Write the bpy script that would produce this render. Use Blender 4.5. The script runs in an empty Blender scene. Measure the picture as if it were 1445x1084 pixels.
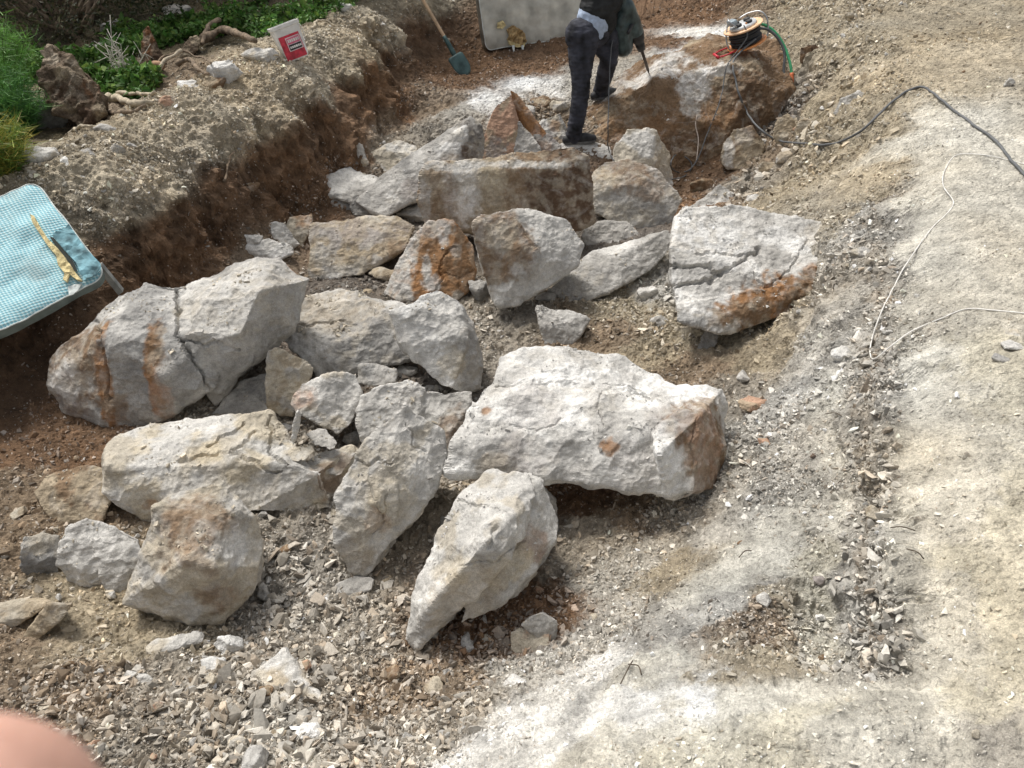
import bpy, bmesh, math, random
import numpy as np
from mathutils import Vector, Matrix
# ------------------------------------------------------------------ camera, sky, sun
SC = bpy.context.scene
COL = SC.collection
F, CX, CY, PITCH, CZ = 1092.0, 722.5, 542.0, math.radians(38), 2.6
cam = bpy.data.cameras.new('camera')
cam.sensor_width = 36; cam.lens = 36 * F / 1445
cam.clip_start = 0.01; cam.clip_end = 400
cam.dof.use_dof = True; cam.dof.focus_distance = 3.6; cam.dof.aperture_fstop = 30
camo = bpy.data.objects.new('camera', cam); COL.objects.link(camo)
camo.location = (0, 0, CZ); camo.rotation_euler = (math.pi/2 - PITCH, 0, 0)
SC.camera = camo
SUN_EL, SUN_AZ = math.radians(58), math.radians(-42)      # azimuth measured from +Y towards +X
W = bpy.data.worlds.new('World'); SC.world = W; W.use_nodes = True
nt = W.node_tree; nt.nodes.clear()
sky = nt.nodes.new('ShaderNodeTexSky'); sky.sky_type = 'NISHITA'; sky.sun_disc = False
sky.sun_elevation = SUN_EL; sky.sun_rotation = SUN_AZ; sky.dust_density = 4; sky.air_density = 1.0; sky.ozone_density = 1
hs = nt.nodes.new('ShaderNodeHueSaturation'); hs.inputs['Saturation'].default_value = 0.2
bg = nt.nodes.new('ShaderNodeBackground'); bg.inputs[1].default_value = 0.12
wo = nt.nodes.new('ShaderNodeOutputWorld')
nt.links.new(sky.outputs[0], hs.inputs['Color']); nt.links.new(hs.outputs[0], bg.inputs[0]); nt.links.new(bg.outputs[0], wo.inputs[0])
sl = bpy.data.lights.new('sun', 'SUN'); sl.energy = 2.2; sl.angle = math.radians(16); sl.color = (1, .95, .87)
so = bpy.data.objects.new('sun', sl); COL.objects.link(so)
sd = Vector((math.sin(SUN_AZ)*math.cos(SUN_EL), math.cos(SUN_AZ)*math.cos(SUN_EL), math.sin(SUN_EL)))
so.rotation_euler = sd.to_track_quat('Z', 'Y').to_euler()
SC.view_settings.view_transform = 'Standard'; SC.view_settings.look = 'None'
SC.view_settings.exposure = 0.44; SC.view_settings.gamma = 1
rng = np.random.default_rng(7); random.seed(7)

# ------------------------------------------------------------------ pixel helpers: a pixel of the photograph -> a point of the place
SP, CP = math.sin(PITCH), math.cos(PITCH)
def rays(px, py):
    x = (np.asarray(px, float) - CX)/F; y = (CY - np.asarray(py, float))/F
    return np.stack([x, y*SP + CP, y*CP - SP], -1)
def P(px, py, z):
    d = rays(px, py); t = (z - CZ)/d[..., 2]
    return np.array([0, 0, CZ]) + d*np.asarray(t)[..., None]
def PY(px, py, Y):
    d = rays(px, py); t = Y/d[..., 1]
    return np.array([0, 0, CZ]) + d*np.asarray(t)[..., None]
def proj(p):
    p = np.asarray(p, float); x, y, z = p[..., 0], p[..., 1], p[..., 2]-CZ
    f = y*CP - z*SP; u = y*SP + z*CP
    return np.stack([CX + F*x/f, CY - F*u/f], -1)

# ------------------------------------------------------------------ noise (numpy)
_G = rng.normal(size=(256, 3)); _G /= np.linalg.norm(_G, axis=1)[:, None]
_PM = np.tile(rng.permutation(256), 3)
def perlin(p, seed=0):
    p = p + seed*17.31
    i = np.floor(p).astype(np.int64); f = p - i; i &= 255
    u = f*f*f*(f*(f*6-15)+10)
    r = np.zeros(len(p))
    for dx in (0, 1):
        for dy in (0, 1):
            for dz in (0, 1):
                h = _PM[_PM[_PM[(i[:, 0]+dx) & 255] + ((i[:, 1]+dy) & 255)] + ((i[:, 2]+dz) & 255)]
                g = _G[h]; w = (u[:, 0] if dx else 1-u[:, 0])*(u[:, 1] if dy else 1-u[:, 1])*(u[:, 2] if dz else 1-u[:, 2])
                r += w*((f[:, 0]-dx)*g[:, 0] + (f[:, 1]-dy)*g[:, 1] + (f[:, 2]-dz)*g[:, 2])
    return r*1.5
def fbm(p, scale, octv=4, seed=0, gain=.5):
    a, s, r = 1., 1./scale, np.zeros(len(p))
    for k in range(octv):
        r += a*perlin(p*s, seed+k*3.7); a *= gain; s *= 2.03
    return r
def ridged(p, scale, octv=3, seed=0):
    a, s, r = 1., 1./scale, np.zeros(len(p))
    for k in range(octv):
        r += a*(1-2*np.abs(perlin(p*s, seed+k*5.1))); a *= .5; s *= 2.1
    return r
def sm(a, b, x): t = np.clip((x-a)/(b-a), 0, 1); return t*t*(3-2*t)

# ------------------------------------------------------------------ mesh / object helpers
def mesh_np(name, v, f, mat, col=None, smooth=False, parent=None, link=True):
    """v (n,3); f (m,3|4) or list of faces"""
    me = bpy.data.meshes.new(name)
    v = np.asarray(v, np.float32)
    if isinstance(f, np.ndarray):
        k = f.shape[1]; me.vertices.add(len(v)); me.vertices.foreach_set('co', v.ravel())
        me.loops.add(f.size); me.loops.foreach_set('vertex_index', f.astype(np.int32).ravel())
        me.polygons.add(len(f)); me.polygons.foreach_set('loop_start', np.arange(0, f.size, k, dtype=np.int32))
        me.polygons.foreach_set('loop_total', np.full(len(f), k, np.int32)); me.update(calc_edges=True)
    else:
        me.from_pydata([tuple(map(float, a)) for a in v], [], [tuple(map(int, a)) for a in f]); me.update()
    if col is not None:
        a = me.color_attributes.new('Col', 'FLOAT_COLOR', 'POINT')
        c = np.ones((len(v), 4), np.float32); c[:, :3] = col; a.data.foreach_set('color', c.ravel())
    me.polygons.foreach_set('use_smooth', np.full(len(me.polygons), bool(smooth)))
    if mat: me.materials.append(mat)
    o = bpy.data.objects.new(name, me)
    if link: COL.objects.link(o)
    if parent: o.parent = parent
    return o
def tag(o, label=None, cat=None, group=None, kind=None):
    if label: o['label'] = label
    if cat: o['category'] = cat
    if group: o['group'] = group
    if kind: o['kind'] = kind
    return o
def empty(name, loc, rot=(0, 0, 0)):
    o = bpy.data.objects.new(name, None); COL.objects.link(o); o.location = loc; o.rotation_euler = rot; o.empty_display_size = .1
    return o
def catmull(pts, n=6):
    p = [np.asarray(q, float) for q in pts]
    if len(p) < 3: return np.array(p)
    p = [2*p[0]-p[1]] + p + [2*p[-1]-p[-2]]; out = []
    for i in range(1, len(p)-2):
        for k in range(n):
            t = k/n; a, b, c, d = p[i-1:i+3]
            out.append(.5*(2*b + (c-a)*t + (2*a-5*b+4*c-d)*t*t + (3*b-a-3*c+d)*t**3))
    out.append(p[-2]); return np.array(out)
def tube_np(path, rad, n=10, cap=True):
    path = np.asarray(path, float); m = len(path); rad = np.broadcast_to(np.asarray(rad, float), (m,))
    T = np.gradient(path, axis=0); T /= np.linalg.norm(T, axis=1)[:, None] + 1e-9
    up = np.array([0, 0, 1.]) if abs(T[0][2]) < .9 else np.array([1., 0, 0])
    vs = []; N = np.cross(T[0], up); N /= np.linalg.norm(N)
    for i in range(m):
        N = N - T[i]*np.dot(N, T[i]); N /= np.linalg.norm(N) + 1e-9; B = np.cross(T[i], N)
        a = np.arange(n)*2*math.pi/n
        vs.append(path[i] + rad[i]*(np.cos(a)[:, None]*N + np.sin(a)[:, None]*B))
    v = np.concatenate(vs); f = []
    for i in range(m-1):
        for k in range(n): f.append((i*n+k, i*n+(k+1) % n, (i+1)*n+(k+1) % n, (i+1)*n+k))
    if cap: f.append(tuple(range(n-1, -1, -1))); f.append(tuple((m-1)*n+k for k in range(n)))
    return v, f
class MB:
    def __init__(s): s.v = []; s.f = []
    def add(s, v, f, M=None):
        b = len(s.v); v = np.asarray(v, float)
        if M is not None: v = v @ np.array(M.to_3x3()).T + np.array(M.translation)
        s.v += [tuple(a) for a in v]; s.f += [tuple(int(i)+b for i in q) for q in f]; return s
    def tube(s, path, rad, n=10, sub=0, M=None):
        pp = catmull(path, sub) if sub else np.array(path, float)
        if sub and np.ndim(rad): rad = np.interp(np.linspace(0, 1, len(pp)), np.linspace(0, 1, len(rad)), rad)
        v, f = tube_np(pp, rad, n); return s.add(v, f, M)
    def box(s, c, d, M=None, bev=0):
        bm = bmesh.new(); bmesh.ops.create_cube(bm, size=1, matrix=Matrix.Translation(c) @ Matrix.Diagonal((*d, 1)))
        if bev: bmesh.ops.bevel(bm, geom=bm.edges[:], offset=bev, segments=2, affect='EDGES', profile=.6)
        v = [tuple(x.co) for x in bm.verts]; f = [[x.index for x in q.verts] for q in bm.faces]; bm.free(); return s.add(v, f, M)
    def lathe(s, prof, n=24, M=None):
        m = len(prof); v = [(r*math.cos(2*math.pi*k/n), r*math.sin(2*math.pi*k/n), z) for r, z in prof for k in range(n)]
        f = [(i*n+k, i*n+(k+1) % n, (i+1)*n+(k+1) % n, (i+1)*n+k) for i in range(m-1) for k in range(n)]
        f += [tuple(range(n-1, -1, -1)), tuple((m-1)*n+k for k in range(n))]; return s.add(v, f, M)
    def build(s, name, mat, parent=None, smooth=True, M=None):
        v = np.array(s.v)
        if M is not None: v = v @ np.array(M.to_3x3()).T + np.array(M.translation)
        return mesh_np(name, v, s.f, mat, smooth=smooth, parent=parent)

# ------------------------------------------------------------------ materials
def mat_new(name):
    m = bpy.data.materials.new(name); m.use_nodes = True; n = m.node_tree.nodes
    return m, m.node_tree, n['Principled BSDF']
def plain(name, c, rough=.6, metal=0, var=.15, scale=30, bump=.1, spec=.4, bscale=None, sheen=0, dist=.004):
    """a paint/cloth/plastic whose colour is uneven and whose surface is not quite smooth"""
    m, t, b = mat_new(name); N = t.nodes.new
    tc = N('ShaderNodeTexCoord'); no = N('ShaderNodeTexNoise'); no.inputs['Scale'].default_value = scale; no.inputs['Detail'].default_value = 6
    t.links.new(tc.outputs['Object'], no.inputs['Vector'])
    mx = N('ShaderNodeMix'); mx.data_type = 'RGBA'
    mx.inputs[6].default_value = (*[x*(1-var*1.6) for x in c], 1); mx.inputs[7].default_value = (*[min(1, x*(1+var*1.4)) for x in c], 1)
    rp = N('ShaderNodeMapRange'); rp.inputs[1].default_value = .3; rp.inputs[2].default_value = .7
    t.links.new(no.outputs[0], rp.inputs[0]); t.links.new(rp.outputs[0], mx.inputs[0]); t.links.new(mx.outputs[2], b.inputs['Base Color'])
    b.inputs['Roughness'].default_value = rough; b.inputs['Metallic'].default_value = metal; b.inputs['Specular IOR Level'].default_value = spec
    if sheen: b.inputs['Sheen Weight'].default_value = sheen
    if bump:
        n2 = N('ShaderNodeTexNoise'); n2.inputs['Scale'].default_value = bscale or scale*3; n2.inputs['Detail'].default_value = 5
        t.links.new(tc.outputs['Object'], n2.inputs['Vector'])
        bp = N('ShaderNodeBump'); bp.inputs['Strength'].default_value = bump; bp.inputs['Distance'].default_value = dist
        t.links.new(n2.outputs[0], bp.inputs['Height']); t.links.new(bp.outputs[0], b.inputs['Normal'])
    return m
def earthy(name, s1, s2, bump=.6, dist=.01, mott=.35, rough=.95, dust=0, crack=0, strata=0, speck=0, flake=0):
    """stone or soil: the colour attribute of the mesh, mottled at two scales, with layered bump"""
    m, t, b = mat_new(name); N = t.nodes.new; L = t.links.new
    at = N('ShaderNodeVertexColor'); at.layer_name = 'Col'
    geo = N('ShaderNodeNewGeometry')
    def noise(sc, det=8, ro=.6, dis=0):
        n = N('ShaderNodeTexNoise'); n.inputs['Scale'].default_value = sc; n.inputs['Detail'].default_value = det
        n.inputs['Roughness'].default_value = ro; n.inputs['Distortion'].default_value = dis; L(geo.outputs['Position'], n.inputs['Vector']); return n
    a = noise(s1, 9, .65, .4); c = noise(s2, 6, .7)
    mr = N('ShaderNodeMapRange'); mr.inputs[1].default_value = .32; mr.inputs[2].default_value = .68
    mr.inputs[3].default_value = 1-mott; mr.inputs[4].default_value = 1+mott; L(a.outputs[0], mr.inputs[0])
    m2 = N('ShaderNodeMapRange'); m2.inputs[1].default_value = .3; m2.inputs[2].default_value = .7
    m2.inputs[3].default_value = 1-mott*.9; m2.inputs[4].default_value = 1+mott*.9; L(c.outputs[0], m2.inputs[0])
    mu = N('ShaderNodeMath'); mu.operation = 'MULTIPLY'; L(mr.outputs[0], mu.inputs[0]); L(m2.outputs[0], mu.inputs[1])
    vm = N('ShaderNodeVectorMath'); vm.operation = 'SCALE'; L(at.outputs[0], vm.inputs[0]); L(mu.outputs[0], vm.inputs['Scale'])
    last = vm.outputs[0]
    if speck:
        sn = noise(240, 3, .8); sr = N('ShaderNodeMapRange'); sr.inputs[1].default_value = .32; sr.inputs[2].default_value = .68; sr.inputs[3].default_value = 1-speck; sr.inputs[4].default_value = 1+speck
        L(sn.outputs[0], sr.inputs[0]); v3 = N('ShaderNodeVectorMath'); v3.operation = 'SCALE'; L(last, v3.inputs[0]); L(sr.outputs[0], v3.inputs['Scale']); last = v3.outputs[0]
    if dust:                                   # pale powder in broken patches
        d = noise(s1*.55, 10, .72, 1.2); dr = N('ShaderNodeMapRange'); dr.inputs[1].default_value = .53; dr.inputs[2].default_value = .66
        dr.inputs[4].default_value = dust; L(d.outputs[0], dr.inputs[0])
        mx = N('ShaderNodeMix'); mx.data_type = 'RGBA'; L(dr.outputs[0], mx.inputs[0]); L(last, mx.inputs[6]); mx.inputs[7].default_value = (.66, .65, .62, 1)
        last = mx.outputs[2]
    L(last, b.inputs['Base Color'])
    b.inputs['Roughness'].default_value = rough; b.inputs['Specular IOR Level'].default_value = .25
    h = noise(s1*1.3, 12, .68, .3); bp = N('ShaderNodeBump'); bp.inputs['Strength'].default_value = bump; bp.inputs['Distance'].default_value = dist
    L(h.outputs[0], bp.inputs['Height'])
    h2 = noise(s2*1.6, 5, .7); b2 = N('ShaderNodeBump'); b2.inputs['Strength'].default_value = bump*.7; b2.inputs['Distance'].default_value = dist*.22
    L(h2.outputs[0], b2.inputs['Height']); L(bp.outputs[0], b2.inputs['Normal']); nn = b2
    if crack:
        vo = N('ShaderNodeTexVoronoi'); vo.feature = 'DISTANCE_TO_EDGE'; vo.inputs['Scale'].default_value = crack
        wn = noise(s1*.7, 4, .6); ad = N('ShaderNodeVectorMath'); ad.operation = 'MULTIPLY_ADD'; L(wn.outputs[1], ad.inputs[0])
        ad.inputs[1].default_value = (.14, .14, .14); L(geo.outputs['Position'], ad.inputs[2]); L(ad.outputs[0], vo.inputs['Vector'])
        cr = N('ShaderNodeMapRange'); cr.inputs[2].default_value = .035; L(vo.outputs['Distance'], cr.inputs[0])
        b3 = N('ShaderNodeBump'); b3.inputs['Strength'].default_value = .35; b3.inputs['Distance'].default_value = .004
        L(cr.outputs[0], b3.inputs['Height']); L(b2.outputs[0], b3.inputs['Normal']); nn = b3
    if flake:                                  # little overlapping flakes and crumbs pressed into the surface
        for sc_, di_ in ((flake, .010), (flake*2.7, .005)):
            wn2 = noise(sc_*.5, 3, .6); ad2 = N('ShaderNodeVectorMath'); ad2.operation = 'MULTIPLY_ADD'; L(wn2.outputs[1], ad2.inputs[0]); ad2.inputs[1].default_value = (1.3/sc_,)*3; L(geo.outputs['Position'], ad2.inputs[2])
            vf = N('ShaderNodeTexVoronoi'); vf.feature = 'F1'; vf.inputs['Scale'].default_value = sc_; vf.inputs['Randomness'].default_value = 1; L(ad2.outputs[0], vf.inputs['Vector'])
            sx_ = N('ShaderNodeSeparateXYZ'); L(vf.outputs['Color'], sx_.inputs[0]); mm_ = N('ShaderNodeMath'); mm_.operation = 'SUBTRACT'; L(sx_.outputs[0], mm_.inputs[0]); L(vf.outputs['Distance'], mm_.inputs[1])
            b5 = N('ShaderNodeBump'); b5.inputs['Strength'].default_value = .75; b5.inputs['Distance'].default_value = di_; L(mm_.outputs[0], b5.inputs['Height']); L(nn.outputs[0], b5.inputs['Normal']); nn = b5
    if strata:
        mp = N('ShaderNodeMapping'); mp.inputs['Rotation'].default_value = (.5, .35, .8); mp.inputs['Scale'].default_value = (1, 1, 7); L(geo.outputs['Position'], mp.inputs[0])
        sn2 = noise(9, 7, .62, .5); L(mp.outputs[0], sn2.inputs['Vector']); b4 = N('ShaderNodeBump'); b4.inputs['Strength'].default_value = strata; b4.inputs['Distance'].default_value = .010
        L(sn2.outputs[0], b4.inputs['Height']); L(nn.outputs[0], b4.inputs['Normal']); nn = b4
    L(nn.outputs[0], b.inputs['Normal'])
    return m
M_ground = earthy('earth_and_gravel', 9, 70, 1.0, .03, .26, speck=.25, flake=26)
M_rock = earthy('limestone', 7, 60, .9, .011, .22, dust=.3, crack=1.6, strata=.6, speck=.2, flake=9)
M_gravel = earthy('gravel_stone', 40, 160, .5, .004, .2)
C = dict(grey=(.37, .355, .33), light=(.5, .485, .455), warm=(.42, .375, .30), yellow=(.45, .385, .275), brown=(.19, .125, .075),
         dkbrown=(.10, .062, .04), orange=(.29, .155, .072), pink=(.42, .27, .19), white=(.66, .65, .625), dark=(.07, .06, .052),
         slate=(.25, .245, .235), tan=(.34, .28, .2), mauve=(.28, .25, .235))
C = {k: np.array(v) for k, v in C.items()}
# ------------------------------------------------------------------ the ground
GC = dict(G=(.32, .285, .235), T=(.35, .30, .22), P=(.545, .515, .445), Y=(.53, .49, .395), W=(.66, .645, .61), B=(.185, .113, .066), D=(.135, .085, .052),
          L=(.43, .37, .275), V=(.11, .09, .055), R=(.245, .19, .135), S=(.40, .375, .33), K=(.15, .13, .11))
CT = [  # px, py, z, colour, gravel density, gravel size
 # floor of the pit
 (60,600,.05,'B',.5,1),(0,620,.05,'B',.5,1),(30,700,.08,'R',.8,1.2),(0,780,.15,'R',.9,1.2),(0,900,.22,'R',.9,1.2),(0,1000,.35,'R',1,1),(0,1084,.45,'R',1,1),
 (120,640,.05,'B',.7,1),(130,720,.08,'R',.6,1),(100,860,.15,'T',.5,1),(200,900,.15,'T',.8,1),(120,980,.3,'R',1,1.1),(200,1084,.42,'G',1,1.1),(260,980,.27,'G',1,1.3),
 (400,850,.05,'G',1,1.2),(400,960,.2,'G',1,1.3),(400,1084,.38,'S',1,1.3),(520,900,.08,'G',.9,1.2),(550,1000,.15,'R',.8,1),(560,1084,.38,'G',1,1.2),(640,960,.1,'R',.8,1),
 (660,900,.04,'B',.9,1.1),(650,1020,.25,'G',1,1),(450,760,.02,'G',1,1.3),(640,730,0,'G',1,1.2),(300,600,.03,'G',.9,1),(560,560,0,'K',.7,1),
 (720,960,.15,'S',.8,1),(760,860,.08,'B',.9,1),(830,780,.08,'G',.9,1),(900,720,.08,'R',.9,1),(800,700,.03,'D',.8,1),(880,800,.14,'S',.7,.8),(820,920,.2,'S',.8,.9),
 (780,1000,.35,'W',.5,.8),(740,1040,.45,'W',.3,.8),(700,1084,.55,'W',.4,.8),(870,1000,.6,'W',.2,.7),(830,960,.33,'W',.4,.8),(950,720,.12,'G',1,1),(1040,660,.2,'S',1,1.1),(1000,760,.2,'S',.4,.7),(950,810,.2,'T',.5,.7),
 (880,890,.25,'S',.7,.8),(1040,560,.15,'G',.9,1),(960,500,.06,'T',.9,1),(1000,520,.1,'R',.8,.9),(720,460,-.02,'G',1,1),(820,460,0,'R',.8,1),(880,440,0,'T',1,1),(920,400,.02,'S',1,1),
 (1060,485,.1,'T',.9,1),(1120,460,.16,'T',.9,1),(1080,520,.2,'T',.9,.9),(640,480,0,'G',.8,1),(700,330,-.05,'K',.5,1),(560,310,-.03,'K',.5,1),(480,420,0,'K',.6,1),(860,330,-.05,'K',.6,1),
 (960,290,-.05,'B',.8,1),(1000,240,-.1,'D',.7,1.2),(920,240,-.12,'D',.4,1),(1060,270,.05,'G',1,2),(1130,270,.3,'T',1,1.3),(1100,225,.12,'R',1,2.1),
 # far floor
 (520,190,.18,'R',.9,1),(470,240,.12,'B',.8,1),(430,285,.08,'B',.6,1),(340,368,.05,'R',.6,1),(236,437,.05,'B',.4,1),(560,160,.22,'B',1,1),(620,150,.24,'R',1,1),(600,190,.18,'G',1,1),(560,220,.1,'G',1,1),
 (655,115,.28,'B',.9,1),(690,90,.3,'B',.9,1),(650,165,.24,'S',.7,.8),(700,150,.26,'W',.4,.8),(760,122,.28,'W',.4,.8),(820,112,.3,'S',.6,.8),(740,100,.3,'B',.9,1),(760,160,.15,'R',1,1.3),(780,80,.3,'B',.9,1),
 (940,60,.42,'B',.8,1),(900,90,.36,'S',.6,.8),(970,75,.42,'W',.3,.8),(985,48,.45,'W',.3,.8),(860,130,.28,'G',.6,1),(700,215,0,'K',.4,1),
 # left bank: lip, face, ridge
 (-60,400,.6,'D',.3,1),(60,350,.6,'T',.5,1),(160,322,.6,'L',.8,.9),(205,300,.6,'L',.8,.9),(250,272,.6,'L',.9,.9),(300,226,.6,'L',.9,.9),(350,195,.6,'L',.9,.8),(400,168,.62,'L',.9,.8),(450,140,.63,'L',.9,.8),(490,105,.66,'T',.9,.9),
 (520,80,.68,'T',.9,.9),(560,45,.72,'L',.8,1),(610,5,.76,'T',.8,1),(680,-35,.8,'B',.8,1),(800,-60,.8,'B',.8,1),
 (170,372,.42,'D',.3,.8),(90,430,.4,'D',.3,.8),(260,330,.38,'B',.3,.8),(340,265,.36,'D',.3,.8),(400,225,.38,'B',.3,.8),(440,190,.42,'D',.3,.8),(490,150,.42,'B',.5,.8),(540,95,.48,'D',.4,.8),(590,60,.5,'D',.3,.8),(640,40,.52,'D',.3,.8),
 (380,290,.12,'B',.5,.8),(300,350,.15,'B',.4,.8),(200,410,.25,'B',.3,.8),(40,500,.22,'D',.3,.8),(0,560,.12,'D',.3,.8),(585,105,.3,'B',.8,1),(640,75,.33,'B',.8,1),(700,65,.36,'D',.7,1),(850,20,.4,'B',.8,1),
 (-80,280,.85,'T',.8,1),(0,262,.84,'T',.9,1.2),(80,245,.85,'T',.9,1.2),(140,205,.84,'T',.9,1.2),(210,160,.85,'L',1,1),(290,122,.86,'L',1,1),(380,88,.88,'L',1,1),(450,55,.88,'L',1,1),(520,22,.9,'L',1,1.1),(580,-10,.9,'L',1,1.1),
 (150,260,.78,'L',.8,1.1),(230,210,.76,'L',.9,.9),(320,165,.77,'L',.9,.9),(420,110,.8,'L',.9,.9),(500,55,.82,'L',.9,1),
 # beyond the ridge
 (0,180,.75,'V',.3,1),(60,200,.75,'V',.5,1),(130,175,.72,'R',.6,1),(180,150,.72,'R',.6,1),(240,120,.75,'R',.6,1),(340,60,.8,'V',.5,1),(430,30,.85,'V',.4,1),(480,0,.9,'T',.6,1),
 (100,60,.75,'V',.1,1),(250,30,.85,'V',.1,1),(0,60,.8,'V',.1,1),(400,-10,1.0,'V',.1,1),
 # right slope, gully and terrace
 (1010,25,.5,'B',.8,1),(930,25,.42,'B',.8,1),(1060,20,.6,'R',.9,1),(1100,40,.65,'T',.9,1),(1120,90,.5,'T',.9,1),(1125,130,.35,'G',1,1.8),(1110,170,.2,'K',1,2),(1160,150,.5,'T',1,2),(1150,190,.35,'T',1,2.1),
 (1200,160,.7,'T',.9,1.1),(1180,220,.5,'T',1,1.7),(1230,190,.78,'T',.9,1.4),(1150,250,.35,'T',1,1.5),(1120,0,.85,'T',1,1.6),(1180,60,.88,'T',.9,1.4),(1200,0,1,'T',1,1.6),(1250,100,.98,'L',.8,1.3),
 (1220,270,.68,'L',.6,.8),(1200,310,.55,'T',.8,1.1),(1240,250,.75,'L',.5,.8),(1265,210,.88,'P',.4,.8),(1275,280,.88,'P',.4,.8),(1245,330,.66,'S',.8,1.3),(1225,400,.6,'K',.9,1.4),(1200,380,.5,'G',.9,1.3),
 (1290,340,1,'P',.3,.8),(1285,420,1,'P',.3,.8),(1262,380,.76,'S',.8,1.2),(1240,470,.66,'S',.9,1.3),(1255,540,.66,'G',.9,1.3),(1292,500,1,'P',.3,.8),(1275,470,.78,'G',.8,1),(1300,600,1,'P',.3,.8),(1295,700,1,'P',.3,.8),(1275,560,.78,'S',.8,1),
 (1278,650,.78,'S',.8,1),(1278,750,.78,'G',.8,1),(1250,630,.68,'S',.9,1.2),(1250,700,.67,'G',.9,1.2),(1235,770,.66,'G',.8,1),(1250,830,.68,'G',.8,1),(1262,900,.74,'G',.7,1),(1300,800,1,'P',.3,.8),(1300,890,1,'P',.3,.8),
 (1190,450,.52,'S',.8,1.1),(1150,520,.42,'S',.5,.8),(1190,560,.58,'P',.6,1.1),(1100,600,.36,'S',.9,1.1),(1090,700,.4,'S',1,1),(1130,670,.46,'S',.7,.8),(1190,650,.62,'P',.4,.8),(1200,720,.64,'P',.3,.7),(1180,800,.64,'Y',.7,.9),(1080,770,.46,'P',.2,.6),
 (1100,830,.6,'T',.9,1),(1030,820,.42,'P',.3,.6),(1020,860,.52,'S',.5,.7),(960,880,.46,'S',.4,.7),(900,960,.52,'P',.3,.7),(840,1020,.58,'W',.3,.8),(1040,880,.58,'R',.9,.8),(1050,930,.66,'T',.8,.7),(1160,880,.66,'Y',.9,.9),(1190,940,.78,'Y',.7,.7),
 (1060,980,.8,'P',.2,.6),(1000,970,.72,'W',.2,.6),(940,1010,.72,'P',.2,.6),(1100,1040,.9,'Y',.25,.6),(960,1084,.85,'Y',.25,.6),(830,1084,.74,'P',.3,.6),(1240,990,.95,'P',.2,.6),(1200,1060,.97,'P',.2,.6),
 (1360,300,1.01,'P',.25,.6),(1440,300,1.02,'P',.25,.6),(1380,400,1.01,'P',.2,.6),(1440,420,1.02,'P',.2,.6),(1370,500,1.01,'Y',.25,.6),(1440,560,1.02,'Y',.2,.6),(1370,650,1.02,'P',.2,.6),(1440,700,1.03,'Y',.2,.6),(1380,800,1.02,'Y',.2,.6),
 (1440,900,1.03,'Y',.2,.6),(1350,980,1.01,'Y',.2,.6),(1440,1084,1.03,'S',.2,.6),(1300,1084,1,'P',.2,.6),(1320,180,1,'P',.4,.7),(1350,230,1.0,'P',.3,.6),(1440,200,1.02,'P',.3,.7),(1300,100,1.02,'L',.6,.9),(1400,90,1.04,'L',.6,.9),(1300,40,1.05,'T',.9,1.2),(1440,20,1.08,'T',.9,1.2),
]
for x_, y_, z_ in [(a[0], a[1], a[2]) for a in CT if a[3] in 'LT' and 150 < a[0] < 530 and .59 < a[2] < .69 and a[1] > 70]:
    CT += [(x_+8, y_+24, z_-.09, 'B', .25, .7), (x_+14, y_+44, z_-.2, 'B', .2, .7)]
# the terrace edge is broken ground: a close row of points above it and two below it
_wob = lambda y, s: 7*math.sin(y*.021+s)+4*math.sin(y*.057+2*s)
for y in range(300, 950, 34):
    w_ = _wob(y, 1.3)
    CT += [(1295+w_, y, .855, 'P', .3, .8), (1272+w_, y+9, .765, 'S', .8, 1.1), (1240+w_*.6, y-7, .67, 'G', .9, 1.2), (1208+w_*.4, y+4, .625, 'S', .8, 1.1)]
ct = np.array([(a[0], a[1], a[2]) for a in CT], float)
_m = (np.arange(len(ct)) < len(ct)-80) & (ct[:, 0] >= 1140) & (ct[:, 1] >= 290) & (ct[:, 1] <= 955); ct[_m, 2] = np.interp(ct[_m, 0], [1140, 1190, 1240, 1265, 1290, 1445], [.40, .57, .66, .73, .85, .88])
_m2 = (ct[:, 0] > 820) & ~_m & (ct[:, 2] > .6); ct[_m2, 2] = .6 + (ct[_m2, 2]-.6)*.65
ctp = P(ct[:, 0], ct[:, 1], ct[:, 2]); ctc = np.array([GC[a[3]] for a in CT]); ctg = np.array([(a[4], a[5]) for a in CT], float)
_k = _m & (ct[:, 0] > 1205) & (ct[:, 0] < 1272); ctg[_k, 0] = .9; ctg[_k, 1] = 1.15; ctc[_k] = ctc[_k]*.35+np.array([.29, .27, .235])*.65
ctg[ct[:, 0] > 1285, 0] *= .45
_k = np.array([a[3] in 'L' and a[0] < 600 and a[1] < 460 for a in CT]); ctg[_k, 0] = np.clip(ctg[_k, 0]*1.15+.15, 0, 1.2); ctg[_k, 1] *= 1.05
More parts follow.
